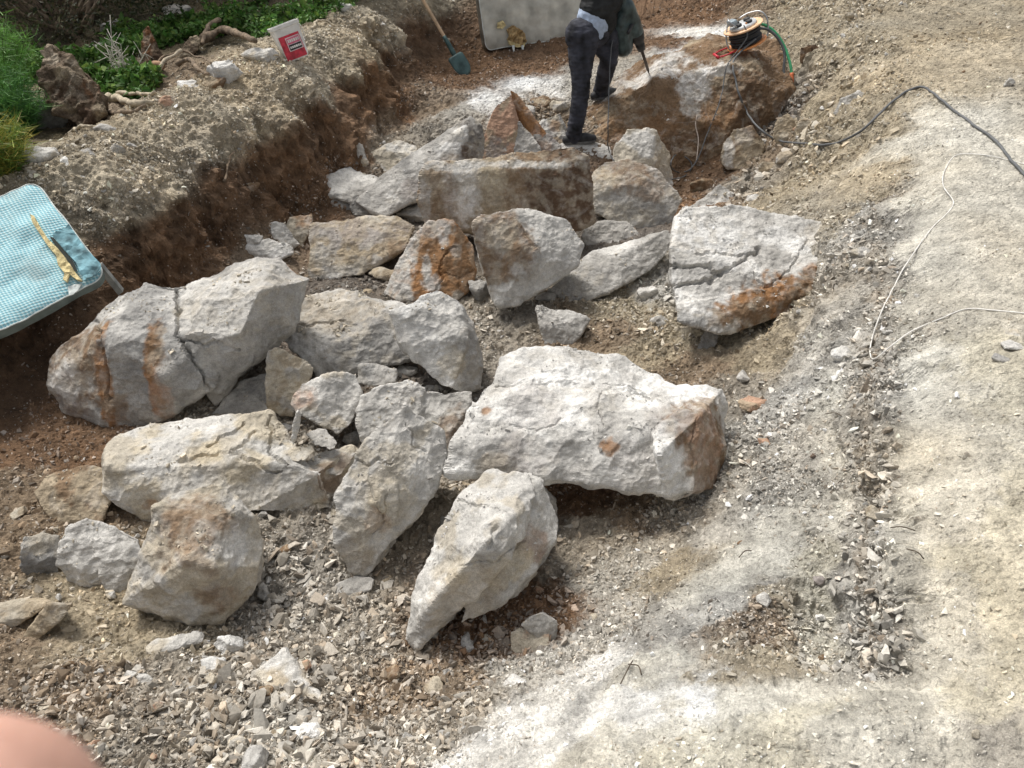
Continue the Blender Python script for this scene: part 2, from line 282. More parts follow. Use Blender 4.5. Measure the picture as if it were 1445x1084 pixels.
out = [(-.9,.3,.7,'R'),(-2,.6,.6,'R'),(-3.5,1.5,.7,'R'),(-4,3,.85,'T'),(-4.5,5,.85,'V'),(0,.1,.8,'P'),(0,.45,.72,'P'),(1.5,-.2,.88,'P'),(2.6,1,.9,'Y'),(4,3,.92,'P'),(5,6,1.0,'P'),(6.5,9,1.2,'T'),(3,9.5,1.1,'T'),(0,9.8,1.0,'B'),
       (1,12,1.6,'V'),(-3,9.5,1.15,'V'),(-5,8,1.1,'V'),(-8,11,1.8,'V'),(-3,14,2.0,'V'),(-9,4,1.1,'V'),(-6,0,.9,'R'),(-4,-5,1,'R'),(4,-5,1.1,'P'),(10,2,1.2,'P'),(12,12,2.4,'V'),(0,24,5,'V'),(-18,20,5,'V'),(18,24,5.5,'V'),(-22,2,3,'V'),
       (24,0,2,'V'),(0,-20,1,'V'),(0,48,12,'V'),(45,45,12,'V'),(-45,45,12,'V'),(-50,0,7,'V'),(50,0,4,'V'),(-40,-40,1,'V'),(40,-40,1,'V')]
ctp = np.concatenate([ctp, np.array([a[:3] for a in out], float)]); ctc = np.concatenate([ctc, np.array([GC[a[3]] for a in out])])
ctg = np.concatenate([ctg, np.array([(.5, 1)]*len(out))])
RC = .06
_D = np.sqrt(((ctp[:, None, :2]-ctp[None, :, :2])**2).sum(-1) + RC*RC)
_n = len(ctp); _A = np.zeros((_n+3, _n+3)); _A[:_n, :_n] = _D - np.eye(_n)*.02; _A[:_n, _n] = 1; _A[:_n, _n+1:] = ctp[:, :2]; _A[_n:, :_n] = _A[:_n, _n:].T
_w = np.linalg.lstsq(_A, np.concatenate([ctp[:, 2], [0, 0, 0]]), rcond=1e-9)[0]
def H(x, y):
    x = np.atleast_1d(np.asarray(x, float)); y = np.atleast_1d(np.asarray(y, float)); sh = x.shape; x = x.ravel(); y = y.ravel(); r = np.empty(len(x))
    for s in range(0, len(x), 40000):
        xx, yy = x[s:s+40000, None], y[s:s+40000, None]
        r[s:s+40000] = np.sqrt((xx-ctp[None, :, 0])**2 + (yy-ctp[None, :, 1])**2 + RC*RC) @ _w[:_n] + _w[_n] + xx[:, 0]*_w[_n+1] + yy[:, 0]*_w[_n+2]
    return r.reshape(sh)
def ground_attr(p, warp=.12):
    """colour, gravel density and size of the ground at 3-D points"""
    q = p.copy(); q[:, 0] += warp*fbm(p, .35, 6, 11, .72); q[:, 1] += warp*fbm(p, .35, 6, 23, .72)
    c = np.empty((len(p), 3)); g = np.empty((len(p), 2)); S3 = np.array([1, 1, 1.6])
    for s in range(0, len(p), 30000):
        d = (((q[s:s+30000, None]-ctp[None])*S3)**2).sum(-1) + 1e-4
        w = d**-2.8; w /= w.sum(1)[:, None]; c[s:s+30000] = w @ ctc; g[s:s+30000] = w @ ctg
    return c, g
def hit(px, py, lift=0.):
    d = rays(px, py); lo = .3; t = np.linspace(.25, 18, 1500); q = np.array([0, 0, CZ]) + d*t[:, None]
    below = q[:, 2] < H(q[:, 0], q[:, 1]) + lift; i = int(np.argmax(below)) if below.any() else len(t)-1
    a, b = t[max(i-1, 0)], t[i]
    for _ in range(8):
        m = (a+b)/2; z = np.array([0, 0, CZ]) + d*m
        if z[2] < H(z[0], z[1])[0] + lift: b = m
        else: a = m
    return np.array([0, 0, CZ]) + d*(a+b)/2
# sheet: a fan that is fine near the photographer and coarse towards the horizon
NR, NA = 1000, 820
yy = np.concatenate([np.linspace(-60, -1.2, 30)[:-1], np.linspace(-1.2, .35, 40)[:-1], np.geomspace(.35+.9, 9.8+.9, NR)[:-1]-.9, np.geomspace(9.8, 130, 70)])
ss = np.linspace(-1, 1, NA); ss = np.sign(ss)*(np.abs(ss)*.80 + 2.2*np.abs(ss)**9)
X = ss[None, :]*(np.abs(yy)[:, None]+1.35); Yg = np.repeat(yy[:, None], NA, 1)
gp = np.stack([X.ravel(), Yg.ravel(), H(X.ravel(), Yg.ravel())], 1)
nr = len(yy); idx = np.arange(nr*NA).reshape(nr, NA)
gf = np.stack([idx[:-1, :-1], idx[:-1, 1:], idx[1:, 1:], idx[1:, :-1]], -1).reshape(-1, 4)
def gnorm(p):
    q = p.reshape(nr, NA, 3); du = np.gradient(q, axis=1); dv = np.gradient(q, axis=0); n = np.cross(du, dv); n /= np.linalg.norm(n, axis=2)[..., None]+1e-12
    return n.reshape(-1, 3)
gcol, gat = ground_attr(gp)
rough = np.clip(gat[:, 0], 0, 1); nn = gnorm(gp); steep = 1-np.clip(nn[:, 2], 0, 1)
near = np.exp(-np.clip(gp[:, 1]-12, 0, 100)/10)
amp = near*(.55 + rough*.8)
gp = gp + nn*(amp*(.028*fbm(gp, .42, 3, 1) + .012*ridged(gp, .11, 3, 5)*rough + .010*fbm(gp, .036, 2, 9) + .006*fbm(gp, .018, 2, 19) + .009*np.maximum(0, ridged(gp, .06, 2, 15))*rough) + near*sm(.2, .55, steep)*(.075*fbm(gp, .28, 5, 31, .6) + .035*ridged(gp, .11, 3, 33)))[:, None]
# hard little ledges in the trampled crust
tt = fbm(gp, .5, 4, 41); gp[:, 2] += near*.012*(np.floor(tt*5)/5 - tt*.8)
# finer colour: soil and stone-dust drift
v1 = fbm(gp, .6, 5, 51); v2 = fbm(gp, .12, 4, 61); v3 = fbm(gp, .03, 2, 67)
gcol = gcol*(1 + .18*v1[:, None] + (.22+.3*sm(.1, .5, steep))[:, None]*v2[:, None] + .14*v3[:, None])
gcol[:, 0] *= 1 + .05*fbm(gp, .9, 3, 71); gcol[:, 2] *= 1 - .08*fbm(gp, .9, 3, 71)
M_g = mesh_np('ground', gp, gf, M_ground, np.clip(gcol, .02, .85), smooth=False); M_g['kind'] = 'structure'

# ------------------------------------------------------------------ rocks
def in_poly(pt, poly):
    x, y = pt; c = False; n = len(poly)
    for i in range(n):
        x1, y1 = poly[i]; x2, y2 = poly[(i+1) % n]
        if (y1 > y) != (y2 > y) and x < (x2-x1)*(y-y1)/(y2-y1)+x1: c = not c
    return c
def hull2d(p):
    p = sorted(map(tuple, p)); 
    def half(it):
        o = []
        for q in it:
            while len(o) > 1 and (o[-1][0]-o[-2][0])*(q[1]-o[-2][1])-(o[-1][1]-o[-2][1])*(q[0]-o[-2][0]) <= 0: o.pop()
            o.append(q)
        return o[:-1]
    return half(p)+half(p[::-1])
def hull_mesh(bm, pts):
    vs = [bm.verts.new(p) for p in pts]
    r = bmesh.ops.convex_hull(bm, input=vs)
    dead = [e for e in r['geom_interior'] if isinstance(e, bmesh.types.BMVert)]
    if dead: bmesh.ops.delete(bm, geom=list(set(dead)), context='VERTS')
rk = 0
ROCKS = []
def finish_rock(bm, name, vox, size, rgh, pal, stains_shade, label, cat, group, seed, mat=None, origin=None, facet=1., cracks=()):
    me = bpy.data.meshes.new('t'); bm.to_mesh(me); bm.free(); o = bpy.data.objects.new('t', me); COL.objects.link(o)
    md = o.modifiers.new('r', 'REMESH'); md.mode = 'VOXEL'; md.voxel_size = vox
    dg = bpy.context.evaluated_depsgraph_get(); ev = o.evaluated_get(dg); m2 = ev.to_mesh()
    n = len(m2.vertices); v = np.empty(n*3); m2.vertices.foreach_get('co', v); v = v.reshape(-1, 3)
    nrm = np.empty(n*3); m2.vertices.foreach_get('normal', nrm); nrm = nrm.reshape(-1, 3)
    lt = np.empty(len(m2.polygons), np.int32); m2.polygons.foreach_get('loop_total', lt)
    vi = np.empty(len(m2.loops), np.int32); m2.loops.foreach_get('vertex_index', vi)
    f = vi.reshape(-1, 4) if (lt == 4).all() else [list(p.vertices) for p in m2.polygons]
    ev.to_mesh_clear(); bpy.data.objects.remove(o); bpy.data.meshes.remove(me)
    r = np.random.default_rng(seed)
    # broken facets at two scales
    disp = np.zeros(n)
    for sc, am in ((.36*size, .017*size), (.12*size, .0065*size)):      # conchoidal hollows that meet in sharp ridges
        ns = int(min(240, max(14, 6*(size/sc)**2))); s = v[r.integers(0, n, ns)]; off = r.uniform(-1, 1, ns)*am*.9; tl = r.normal(size=(ns, 3))*.13
        w = v + sc*.16*np.stack([fbm(v, sc*.5, 3, seed % 50+k) for k in range(3)], 1); c_ = am*1.5/(sc*.5)**2; best = np.full(n, 1e9)
        for k in range(ns):
            e = w-s[k]; best = np.minimum(best, off[k]+e @ tl[k]+c_*(e*e).sum(1))
        disp += facet*np.clip(best-np.median(best), -3*am, 3*am)
    disp += rgh*(.007*size*fbm(v, size*.45, 3, seed % 97) + .0055*min(size, .8)*ridged(v, .10, 3, seed % 89+3) + .0035*fbm(v, .03, 2, seed % 71))
    disp = np.clip(disp, -.09*size, .07*size)
    for line, cw, cd in cracks:
        pp = proj(v); cam_d = np.array([0, 0, CZ])-v; face_ = (nrm*cam_d).sum(1) > 0; best = np.full(n, 1e9); pw_ = pp + 5*np.stack([fbm(v, .06, 3, 3), fbm(v, .06, 3, 8)], 1)
        for (ax, ay), (bx, by) in zip(line[:-1], line[1:]):
            t = np.clip(((pw_[:, 0]-ax)*(bx-ax)+(pw_[:, 1]-ay)*(by-ay))/((bx-ax)**2+(by-ay)**2), 0, 1); best = np.minimum(best, np.hypot(pw_[:, 0]-ax-t*(bx-ax), pw_[:, 1]-ay-t*(by-ay)))
        disp = disp - np.where(face_, cd*np.clip(1-best/cw, 0, 1)**.7, 0)
    v2 = v + nrm*disp[:, None]
    # colour
    keys = [C[k] for k in pal]; a = fbm(v, .38*max(size, .3), 4, seed % 61+9); b = fbm(v, .16*max(size, .3), 4, seed % 53+2)
    base = np.repeat(keys[0][None], n, 0)
    for i, k in enumerate(keys[1:]):
        m = sm(.05, .4, fbm(v, (.42, .22, .3)[i % 3]*max(size, .3), 5, seed % 43+i*7+20))[:, None]*(.85, .7, .6)[i % 3]; base = base*(1-m) + k*m
    base = base*(1+.13*a[:, None]+.13*b[:, None])
    for (sx, sy, rad, key, st) in stains_shade:
        # nearest visible vertex along the pixel's ray gives each stain and painted shade patch its place on the stone
        d = rays(sx, sy); d = d/np.linalg.norm(d); rel = v-np.array([0, 0, CZ]); t = rel @ d; off2 = (rel**2).sum(1)-t*t
        k = np.where(off2 < (2.2*vox)**2)[0]
        k = k[np.argmin(t[k])] if len(k) else np.argmin(off2)
        if not np.ndim(rad): rad = (rad, rad, rad)
        dd = np.sqrt((((v-v[k])/np.array(rad))**2).sum(1)) + .30*fbm(v, min(rad)*.8, 4, seed % 31+sx % 7) + .42*fbm(v, min(rad)*2.6, 3, sx % 9+2) + .22*fbm(v, .03, 2, sx % 5)
        same = sm(-.25, .35, nrm @ nrm[k])
        m = (sm(1.2, .7, dd)*st*same)[:, None]
        m = m*(1-.35*sm(0, .5, fbm(v, .05, 4, sy % 11)))[:, None]; tone = sm(-.1, .35, fbm(v, .07, 4, sx % 13+40))[:, None]; base = base*(1-m) + (C[key]*(1-.5*tone)+C['brown' if key == 'orange' else 'warm']*.5*tone)*m
    c0 = v2.mean(0) if origin is None else origin; c0 = np.array([c0[0], c0[1], v2[:, 2].min()])
    ob = mesh_np(name, v2-c0, f, mat or M_rock, np.clip(base, .015, .82), smooth=False); ob.location = c0
    tag(ob, label, cat, group)
    return ob
def rock(label, anchor, hulls, pal=('grey',), stains_shade=(), name='boulder', cat=None, lift=0., drop=True, rgh=1., group=None, vox=None, facet=.75, thick=.0, cracks=()):
    global rk; rk += 1
    A = hit(*anchor, lift); Y0 = A[1]; bm = bmesh.new(); allp = []; prj = []
    for hi_, h in enumerate(hulls):
        dropq = drop if isinstance(drop, bool) else drop[hi_]
        pts = [PY(p[0], p[1], Y0+p[2]) for p in h]
        sil = hull2d([(p[0], p[1]) for p in h]); cen = np.mean(pts, 0); ex = []
        cx, cy = np.mean([p[0] for p in h]), np.mean([p[1] for p in h])
        sil = [(cx+(a-cx)*1.01, cy+(b-cy)*1.01) for a, b in sil]
        for p in pts:
            if dropq:
                g = H(p[0], p[1])[0]-.04 if lift == 0 else min(q[2] for q in pts)
                for inset, dd in ((.08, 0), (.15, .12)):
                    q = p + (cen-p)*inset*np.array([1, 1, 0]); q[1] += dd
                    for z in np.linspace(g, p[2], 12)[:-1]:
                        q2 = np.array([q[0], q[1], z])
                        if in_poly(tuple(proj(q2)), sil): ex.append(q2); break
            if thick: 
                for kk in (.5, 1):
                    q = p + np.array([0, thick*kk, -thick*.5*kk]); 
                    if in_poly(tuple(proj(q)), sil): ex.append(q)
        allp += pts; hull_mesh(bm, pts+ex)
    allp = np.array(allp); size = float(np.linalg.norm(allp.max(0)-allp.min(0)))*.72
    dist = float(np.linalg.norm(allp.mean(0)-np.array([0, 0, CZ])))
    vx = vox or max(.0052, min(dist*1.9/F, size/26))
    ob = finish_rock(bm, name, vx, size, rgh, pal, stains_shade, label, cat or ('boulder' if name in ('boulder', 'slab') else 'stone'), group, rk*37+5, facet=facet, cracks=cracks)
    ROCKS.append((ob, proj(np.array(ob.location)+np.array([0, 0, .1])), label)); return ob
# ------------------------------------------------------------------ the boulders (pixel x, pixel y, metres behind the anchor's plane)
BG = 'broken boulders heaped in the pit'
rock('huge grey boulder with two rusty bands, beside the torn blue mattress', (200,603),
     [[(72,548,.12),(76,505,.22),(98,474,.25),(132,447,.32),(166,413,.45),(255,396,.55),(300,410,.5),(310,470,.22),(300,545,.1),(225,592,.0),(192,603,0),(168,598,0),(84,583,.06),(140,480,.12),(200,440,.3),(235,530,.02)],
      [(246,408,.5),(262,394,.55),(302,384,.62),(356,366,.7),(396,361,.72),(438,394,.6),(420,450,.45),(386,490,.3),(338,528,.2),(318,540,.16),(262,490,.16),(250,440,.35),(366,410,.3),(340,470,.16)],
      [(262,470,.18),(345,470,.17),(336,528,.2),(304,573,.16),(292,560,.14),(288,530,.14)]],
     ('grey','light','slate'), [(100,500,(.16,.2,.3),'brown',.9),(148,545,(.045,.2,.3),'orange',.95),(125,470,(.07,.1,.3),'brown',.9),(206,520,(.035,.2,.3),'orange',.95),(218,490,(.045,.1,.3),'brown',.9),(230,575,(.05,.1,.2),'pink',.6),(88,540,.09,'white',.7),
      (92,580,(.15,.15,.08),'mauve',.7),(165,575,.07,'brown',.7),(275,430,.1,'yellow',.5),(300,420,.2,'light',.7),(340,400,.25,'light',.7),(400,430,(.12,.3,.3),'grey',.8)], cracks=[([(246,405),(252,440),(250,470),(280,520),(292,548)],3,.03),([(255,482),(300,484),(338,492)],3,.02),([(130,445),(150,500),(160,560)],3,.02)])  # grey patch paints shade on the right face, light patches the lit top
rock('long pale slab with yellow patches, behind the brown domed boulder', (260,745),
     [[(152,660,.1),(153,640,.22),(168,615,.36),(195,604,.42),(300,592,.5),(382,583,.55),(405,640,.3),(405,655,.22),(358,722,.05),(300,742,0),(215,738,.02),(168,712,.04),(154,690,.08)],
      [(382,585,.55),(403,640,.35),(405,652,.22),(455,668,.2),(470,720,.16),(430,728,.12),(358,722,.05),(330,690,.15)],
      [(400,652,.25),(452,664,.22),(495,633,.42),(503,650,.4),(478,700,.25),(474,742,.2),(400,740,.2),(380,728,.18),(480,700,.5),(400,690,.5)]],
     ('light','warm','yellow'), [(200,700,.09,'yellow',.7),(340,690,.13,'yellow',.35),(470,680,.09,'brown',.8),(400,700,.14,'grey',.9),(210,715,.03,'orange',.6)], drop=(True, False, False), cracks=[([(295,632),(320,618),(345,600)],2.5,.02),([(330,640),(350,625),(365,612)],2.5,.02),([(255,655),(300,640),(330,645),(372,660),(395,668)],2.5,.018),([(380,590),(382,640),(402,655)],2.5,.02)])  # the grey patch paints shade onto the front-right face
rock('brown and cream domed boulder standing in front of the long pale slab', (260,878),
     [[(173,852,.0),(180,825,.05),(205,788,.12),(224,718,.22),(240,700,.28),(263,690,.3),(300,683,.32),(322,688,.32),(344,706,.3),(352,735,.26),(370,772,.2),(366,800,.12),(352,838,.06),(338,850,.03),(312,876,-.02),(276,883,-.03),(236,866,-.02),(262,790,.02),(300,800,.0)]],
     ('warm','light','grey'), [(270,740,.15,'brown',.8),(262,722,.1,'brown',.7),(310,845,.08,'brown',.75),(285,790,.06,'brown',.5),(215,840,.08,'warm',.8),(345,770,.1,'white',.6)], rgh=1.2)
rock('pale grey blocky stone with a notched foot, left of the brown domed boulder', (120,825),
     [[(79,800,.02),(81,765,.08),(97,742,.14),(122,732,.17),(160,742,.17),(196,757,.15),(200,770,.12),(197,795,.06),(180,822,.02),(130,828,0),(100,822,0)],
      [(128,760,.1),(196,757,.15),(200,775,.1),(196,800,.04),(167,845,-.03),(156,838,-.03),(142,815,0)]],
     ('light','grey'), [(190,790,(.03,.2,.2),'slate',.8)], name='rock', cat='rock')
rock('small banded grey block half hidden behind the notched pale stone', (50,812), [[(28,805,.0),(28,775,.03),(34,758,.08),(60,752,.12),(84,756,.12),(82,808,.02),(45,814,0)]], ('slate','warm'), [(36,770,.05,'light',.8),(60,756,.07,'warm',.7)], name='rock', cat='rock')
rock('tall leaning grey slab pointing downwards, left of the white powdery block', (513,812),
     [[(479,690,.14),(498,655,.22),(515,624,.28),(545,640,.3),(560,690,.12),(560,760,.02),(514,813,-.05),(495,806,-.04),(474,765,.0),(473,740,.04)],
      [(515,624,.28),(530,628,.3),(548,598,.36),(572,571,.42),(600,590,.42),(622,608,.4),(630,640,.34),(612,690,.22),(590,720,.14),(560,762,.02),(530,700,.08)]],
     ('light','grey','warm'), [(540,720,.12,'yellow',.5),(500,790,.08,'tan',.5),(530,740,.05,'orange',.35)], facet=.8, cracks=[([(505,650),(520,655),(535,650),(550,656)],2.5,.012),([(545,700),(540,730),(528,755)],2,.010),([(575,600),(585,625),(600,640)],2,.010)])
rock('long grey boulder tilted down towards the foreground, propping the white block', (590,912),
     [[(660,682,.42),(690,668,.5),(742,674,.46),(755,700,.36),(720,790,.1),(640,870,.0),(590,912,-.04),(574,902,-.02),(580,850,.06),(612,790,.16),(625,735,.3),(690,760,.1),(610,850,.0)],
      [(740,674,.48),(762,680,.46),(786,732,.38),(785,768,.28),(758,805,.16),(720,842,.06),(650,880,.0),(680,780,.12)]],
     ('light','grey','warm'), [(760,770,.07,'orange',.5),(735,795,.07,'yellow',.7),(640,800,.07,'yellow',.55),(660,840,.12,'tan',.55)], facet=.8, cracks=[([(700,745),(696,758),(690,772)],3,.015),([(640,700),(660,715),(690,712)],2,.010),([(655,800),(700,790),(740,760)],2,.009)])
rock('narrow grey rock wedged behind the tilted boulder under the white block', (770,765), [[(745,690,.1),(762,678,.12),(782,700,.1),(790,740,.04),(786,770,0),(760,775,0),(748,740,.04)]], ('slate','grey'), name='rock', cat='rock')
rock('biggest white powdery block with a rust brown right end, lying across the heap', (800,672),
     [[(637,664,.04),(641,630,.1),(655,592,.22),(680,548,.36),(720,534,.42),(800,536,.42),(900,548,.4),(985,588,.2),(978,690,-.03),(940,697,-.04),(850,682,-.02),(760,672,0),(690,672,.02),(800,600,.16),(700,600,.2),(900,620,.1)],
      [(700,530,.44),(704,505,.6),(722,497,.65),(790,489,.68),(880,503,.66),(900,520,.6),(958,546,.5),(955,570,.4),(800,545,.38),(690,550,.36)],
      [(900,545,.44),(960,545,.5),(1020,548,.46),(1028,575,.4),(1024,640,.22),(1014,682,.12),(984,691,.0),(940,697,-.04),(930,640,.0),(985,590,.16)]],
     ('white','light','grey','white'), [(1008,620,(.2,.2,.3),'brown',1),(1000,650,(.1,.2,.3),'pink',.5),(862,630,.035,'orange',.9),(685,575,.025,'orange',.8),(820,560,(.3,.1,.1),'light',.5),(760,570,.12,'mauve',.35),(690,660,(.1,.05,.05),'tan',.5),(790,505,(.35,.1,.1),'grey',.5),(950,590,(.1,.1,.2),'mauve',.4),(740,640,(.12,.1,.08),'mauve',.45),(900,660,(.15,.1,.1),'mauve',.3)], cracks=[([(700,546),(780,540),(880,548),(960,570)],3,.012),([(850,550),(845,580),(858,600)],2,.009),([(985,590),(975,620),(980,650)],2,.010),([(720,600),(760,610),(790,600)],2,.007)],
     lift=.3, rgh=.9, facet=.8)
rock('upright whitish boulder with a shaded right side, above the leaning slab and below the blocks', (650,552),
     [[(550,440,.16),(584,424,.24),(616,407,.3),(650,425,.28),(664,458,.2),(660,480,.1),(640,548,-.03),(626,545,-.02),(590,512,.04),(568,490,.08),(556,462,.12)],
      [(650,425,.3),(666,452,.26),(680,500,.18),(676,548,.06),(652,553,0),(638,548,-.02),(655,480,.1)]],
     ('light','white'), [(670,510,(.08,.2,.3),'grey',.9),(640,515,.07,'yellow',.6)], lift=.08)  # right side is greyed to paint its shade; yellow is a stain
rock('broad flat-topped grey block with rubble on top, between the huge boulder and the whitish one', (450,527),
     [[(393,475,.18),(398,455,.3),(430,425,.46),(480,410,.55),(560,424,.45),(590,440,.35),(590,500,.1),(565,512,.04),(510,528,0),(450,528,-.02),(430,510,.0),(510,468,.14),(555,445,.26)]],
     ('grey','light'), [(470,440,(.35,.2,.06),'tan',.6),(530,490,(.3,.2,.2),'slate',.8),(430,480,.15,'light',.5)], lift=.05, cracks=[([(400,455),(440,460),(470,450),(500,455)],2.5,.014),([(520,430),(530,445),(560,440)],2,.01)])  # slate patch puts the front face's shade into the colour
rock('brownish grey pointed rock standing just under the flat-topped block', (400,584), [[(374,540,.06),(378,495,.12),(390,489,.13),(430,508,.12),(442,520,.1),(430,560,.02),(412,585,0),(380,582,0),(374,560,.02)]], ('warm','grey','tan'), name='rock', cat='rock', lift=.06)
rock('creamy angular rock with an orange left corner, below the pointed one', (475,612), [[(410,572,.06),(412,560,.08),(426,540,.14),(470,527,.18),(503,528,.2),(509,550,.14),(507,575,.08),(496,597,.02),(478,612,-.02),(450,598,0),(424,585,.02)]], ('light','warm'), [(422,562,.07,'pink',.7)], name='rock', cat='rock', lift=.1)
rock('grey slab edge behind the long pale slab, right of the huge boulder', (340,595), [[(298,586,.04),(318,560,.12),(340,538,.2),(376,526,.25),(384,560,.14),(384,596,.0),(320,596,0)]], ('grey','light'), name='rock', cat='rock')
rock('thin upright shard standing in the gap of the long pale slab', (417,628), [[(411,622,.0),(412,600,.02),(420,578,.04),(425,585,.04),(420,612,.01),(414,628,0)]], ('light',), name='shard', cat='stone', lift=.22, vox=.006)
rock('flat cream stone in the notch of the long pale slab', (415,652), [[(398,648,.02),(412,630,.08),(438,628,.1),(445,636,.06),(430,650,0),(405,653,0)]], ('warm','light'), name='stone', lift=.2, vox=.006)
rock('grey wedge stone beside the cream stone, in the notch of the slab', (462,636), [[(431,612,.08),(448,605,.12),(462,606,.12),(476,625,.04),(470,636,0),(445,628,.02)]], ('grey',), name='stone', lift=.2, vox=.006)
rock('brown-edged block behind the thin shard, closing the notch of the slab', (455,668), [[(430,655,.02),(450,640,.12),(495,628,.16),(503,640,.12),(480,672,0),(440,668,0)]], ('grey','warm'), [(490,650,.06,'brown',.7)], name='stone', lift=.12)
rock('grey cracked block behind the tall leaning slab', (570,650),
     [[(505,600,.08),(507,560,.2),(530,545,.26),(575,538,.32),(600,548,.3),(600,590,.2),(570,640,.02),(520,640,0)],
      [(595,552,.3),(665,553,.34),(664,570,.28),(634,612,.12),(640,660,.05),(600,650,.05),(590,590,.2)]],
     ('light','grey'), [(640,640,(.1,.2,.2),'brown',.75),(530,590,.08,'slate',.5)], lift=.06)
rock('small crumpled grey stones at the back edge of the cracked block', (540,546), [[(503,540,.03),(506,515,.08),(525,512,.1),(560,522,.1),(560,538,.03),(530,546,0)]], ('grey','slate'), name='stone', lift=.2)
rock('rusty orange plate of rock laced with white crust, under the long brown block', (600,425),
     [[(543,414,.1),(562,368,.2),(582,335,.28),(604,312,.34),(640,310,.34),(668,345,.3),(671,385,.18),(664,408,.1),(646,425,.0),(600,424,-.02),(560,424,.02)]],
     ('orange','brown'), [(560,395,(.1,.4,.2),'light',.95),(580,345,(.05,.2,.12),'light',.9),(608,318,(.15,.1,.05),'light',.8),(600,375,(.03,.1,.1),'light',.9),(610,395,(.06,.04,.08),'white',.7),(625,335,.04,'white',.7),(648,350,.04,'white',.6),(650,420,.05,'grey',.9),(655,370,(.1,.2,.2),'brown',.6),(600,350,(.07,.1,.1),'brown',.5)], facet=.5, lift=.03, cracks=[([(645,345),(625,365),(622,395),(612,420)],2.5,.015),([(622,385),(650,392),(668,385)],2,.01)])
rock('angular block leaning forward, brown on the left face and pale grey on the right', (715,432),
     [[(667,318,.1),(672,308,.14),(700,297,.2),(722,300,.2),(762,362,.04),(728,432,-.06),(704,430,-.06),(690,408,-.02),(675,360,.04)],
      [(700,297,.2),(745,295,.32),(765,303,.34),(800,311,.32),(826,345,.24),(815,376,.14),(775,405,.02),(730,432,-.06),(752,360,.05)]],
     ('light','grey'), [(690,340,(.2,.2,.3),'brown',.9),(735,350,(.1,.2,.2),'brown',.85),(700,385,.12,'brown',.7),(715,330,.1,'warm',.6),(730,385,.04,'white',.5)], lift=.1, facet=.55)
rock('long upright block with a brown stained front, topmost in the middle of the heap', (700,330),
     [[(590,284,.03),(594,248,.1),(604,233,.16),(660,226,.18),(712,227,.18),(760,220,.2),(808,206,.24),(832,220,.2),(838,270,.1),(840,315,.02),(822,322,0),(740,345,0),(600,316,0),(790,235,.12),(760,330,-.03)]],
     ('tan','warm','brown'), [(650,270,(.12,.2,.3),'white',.85),(615,262,(.12,.2,.3),'brown',.6),(598,285,(.04,.2,.2),'light',.7),(705,262,(.15,.2,.3),'tan',.6),(690,250,(.1,.1,.1),'yellow',.6),(740,260,(.15,.2,.3),'brown',.8),(800,265,(.22,.3,.4),'dkbrown',.95),(770,290,(.15,.3,.3),'dkbrown',.9),
      (825,290,(.1,.2,.3),'dkbrown',.95),(720,230,(.5,.05,.02),'light',.8),(620,234,(.2,.05,.02),'light',.8)], lift=.15, facet=.4, rgh=.8, vox=.008)
rock('long plank-like slab sloping up to the right, with a black and white crusted end', (600,300),
     [[(524,302,.02),(500,284,.10),(540,248,.24),(600,204,.40),(664,163,.54),(680,176,.50),(684,218,.38),(677,238,.3),(640,248,.2),(590,276,.10),(545,306,-.02),(512,292,.04),(590,222,.30),(655,182,.42)]],
     ('grey','light','slate'), [(670,190,(.12,.2,.1),'dark',.8),(650,190,(.05,.1,.1),'white',.9),(668,215,.1,'dkbrown',.85),(630,210,.07,'white',.8),(640,235,.1,'dkbrown',.8),(600,225,.04,'white',.7),(552,275,.05,'white',.7),(580,262,.09,'mauve',.7),(615,245,.05,'dkbrown',.7)],
     drop=False, thick=.22, lift=.1, facet=.35, rgh=.7, vox=.009)
rock('grey wedge beneath the low end of the plank-like slab', (500,300), [[(430,275,.06),(448,262,.14),(470,268,.14),(500,290,.06),(494,306,0),(455,297,0)],[(492,290,.02),(512,274,.06),(540,290,.02),(544,302,-.02),(500,304,-.02)]], ('grey','slate'), name='rock', cat='rock')
rock('broken whitish ledge of rock at the foot of the bank, left of the plank-like slab', (470,285),
     [[(440,272,.03),(446,260,.1),(478,238,.3),(495,236,.35),(532,248,.3),(540,262,.16),(505,290,0),(465,275,.0)]], ('light','grey'), name='rock', cat='rock')
rock('cream boulder above the plank-like slab at the edge of the gravel', (545,250), [[(520,215,.12),(545,205,.25),(562,197,.3),(590,208,.28),(588,220,.18),(555,250,.0),(536,252,0),(525,235,.04)]], ('warm','light'), [(570,205,.1,'white',.6)], name='rock', cat='rock')
rock('small brown boulder at the foot of the bank beside the cream one', (505,235), [[(487,226,.02),(488,205,.08),(498,198,.1),(512,205,.1),(520,232,.0),(500,240,0)]], ('tan','grey'), name='rock', cat='rock')
rock('brown-topped slab between the orange plate and the bank', (480,396),
     [[(432,385,.02),(436,350,.14),(441,318,.3),(470,308,.38),(560,304,.4),(585,320,.34),(572,352,.16),(535,366,.08),(510,388,.02),(462,396,0),(435,394,0),(500,340,.18)]],
     ('tan','warm','grey'), [(500,325,(.4,.3,.05),'mauve',.6),(470,385,.09,'white',.7),(450,360,.08,'light',.5),(560,345,.09,'brown',.6)], facet=.55)
rock('grey angular stone perched at the bank, behind the flat bluish slab', (395,345), [[(366,338,.03),(372,322,.07),(388,311,.1),(402,315,.1),(422,345,.02),(410,356,0),(380,345,0)]], ('light','slate'), name='rock', cat='rock')
rock('small rust-topped stone between the angular stone and the brown-topped slab', (415,345), [[(400,322,.1),(410,305,.18),(440,303,.18),(440,322,.08),(425,350,0),(408,340,.02)]], ('warm','light'), [(430,308,.08,'orange',.7)], name='rock', cat='rock')
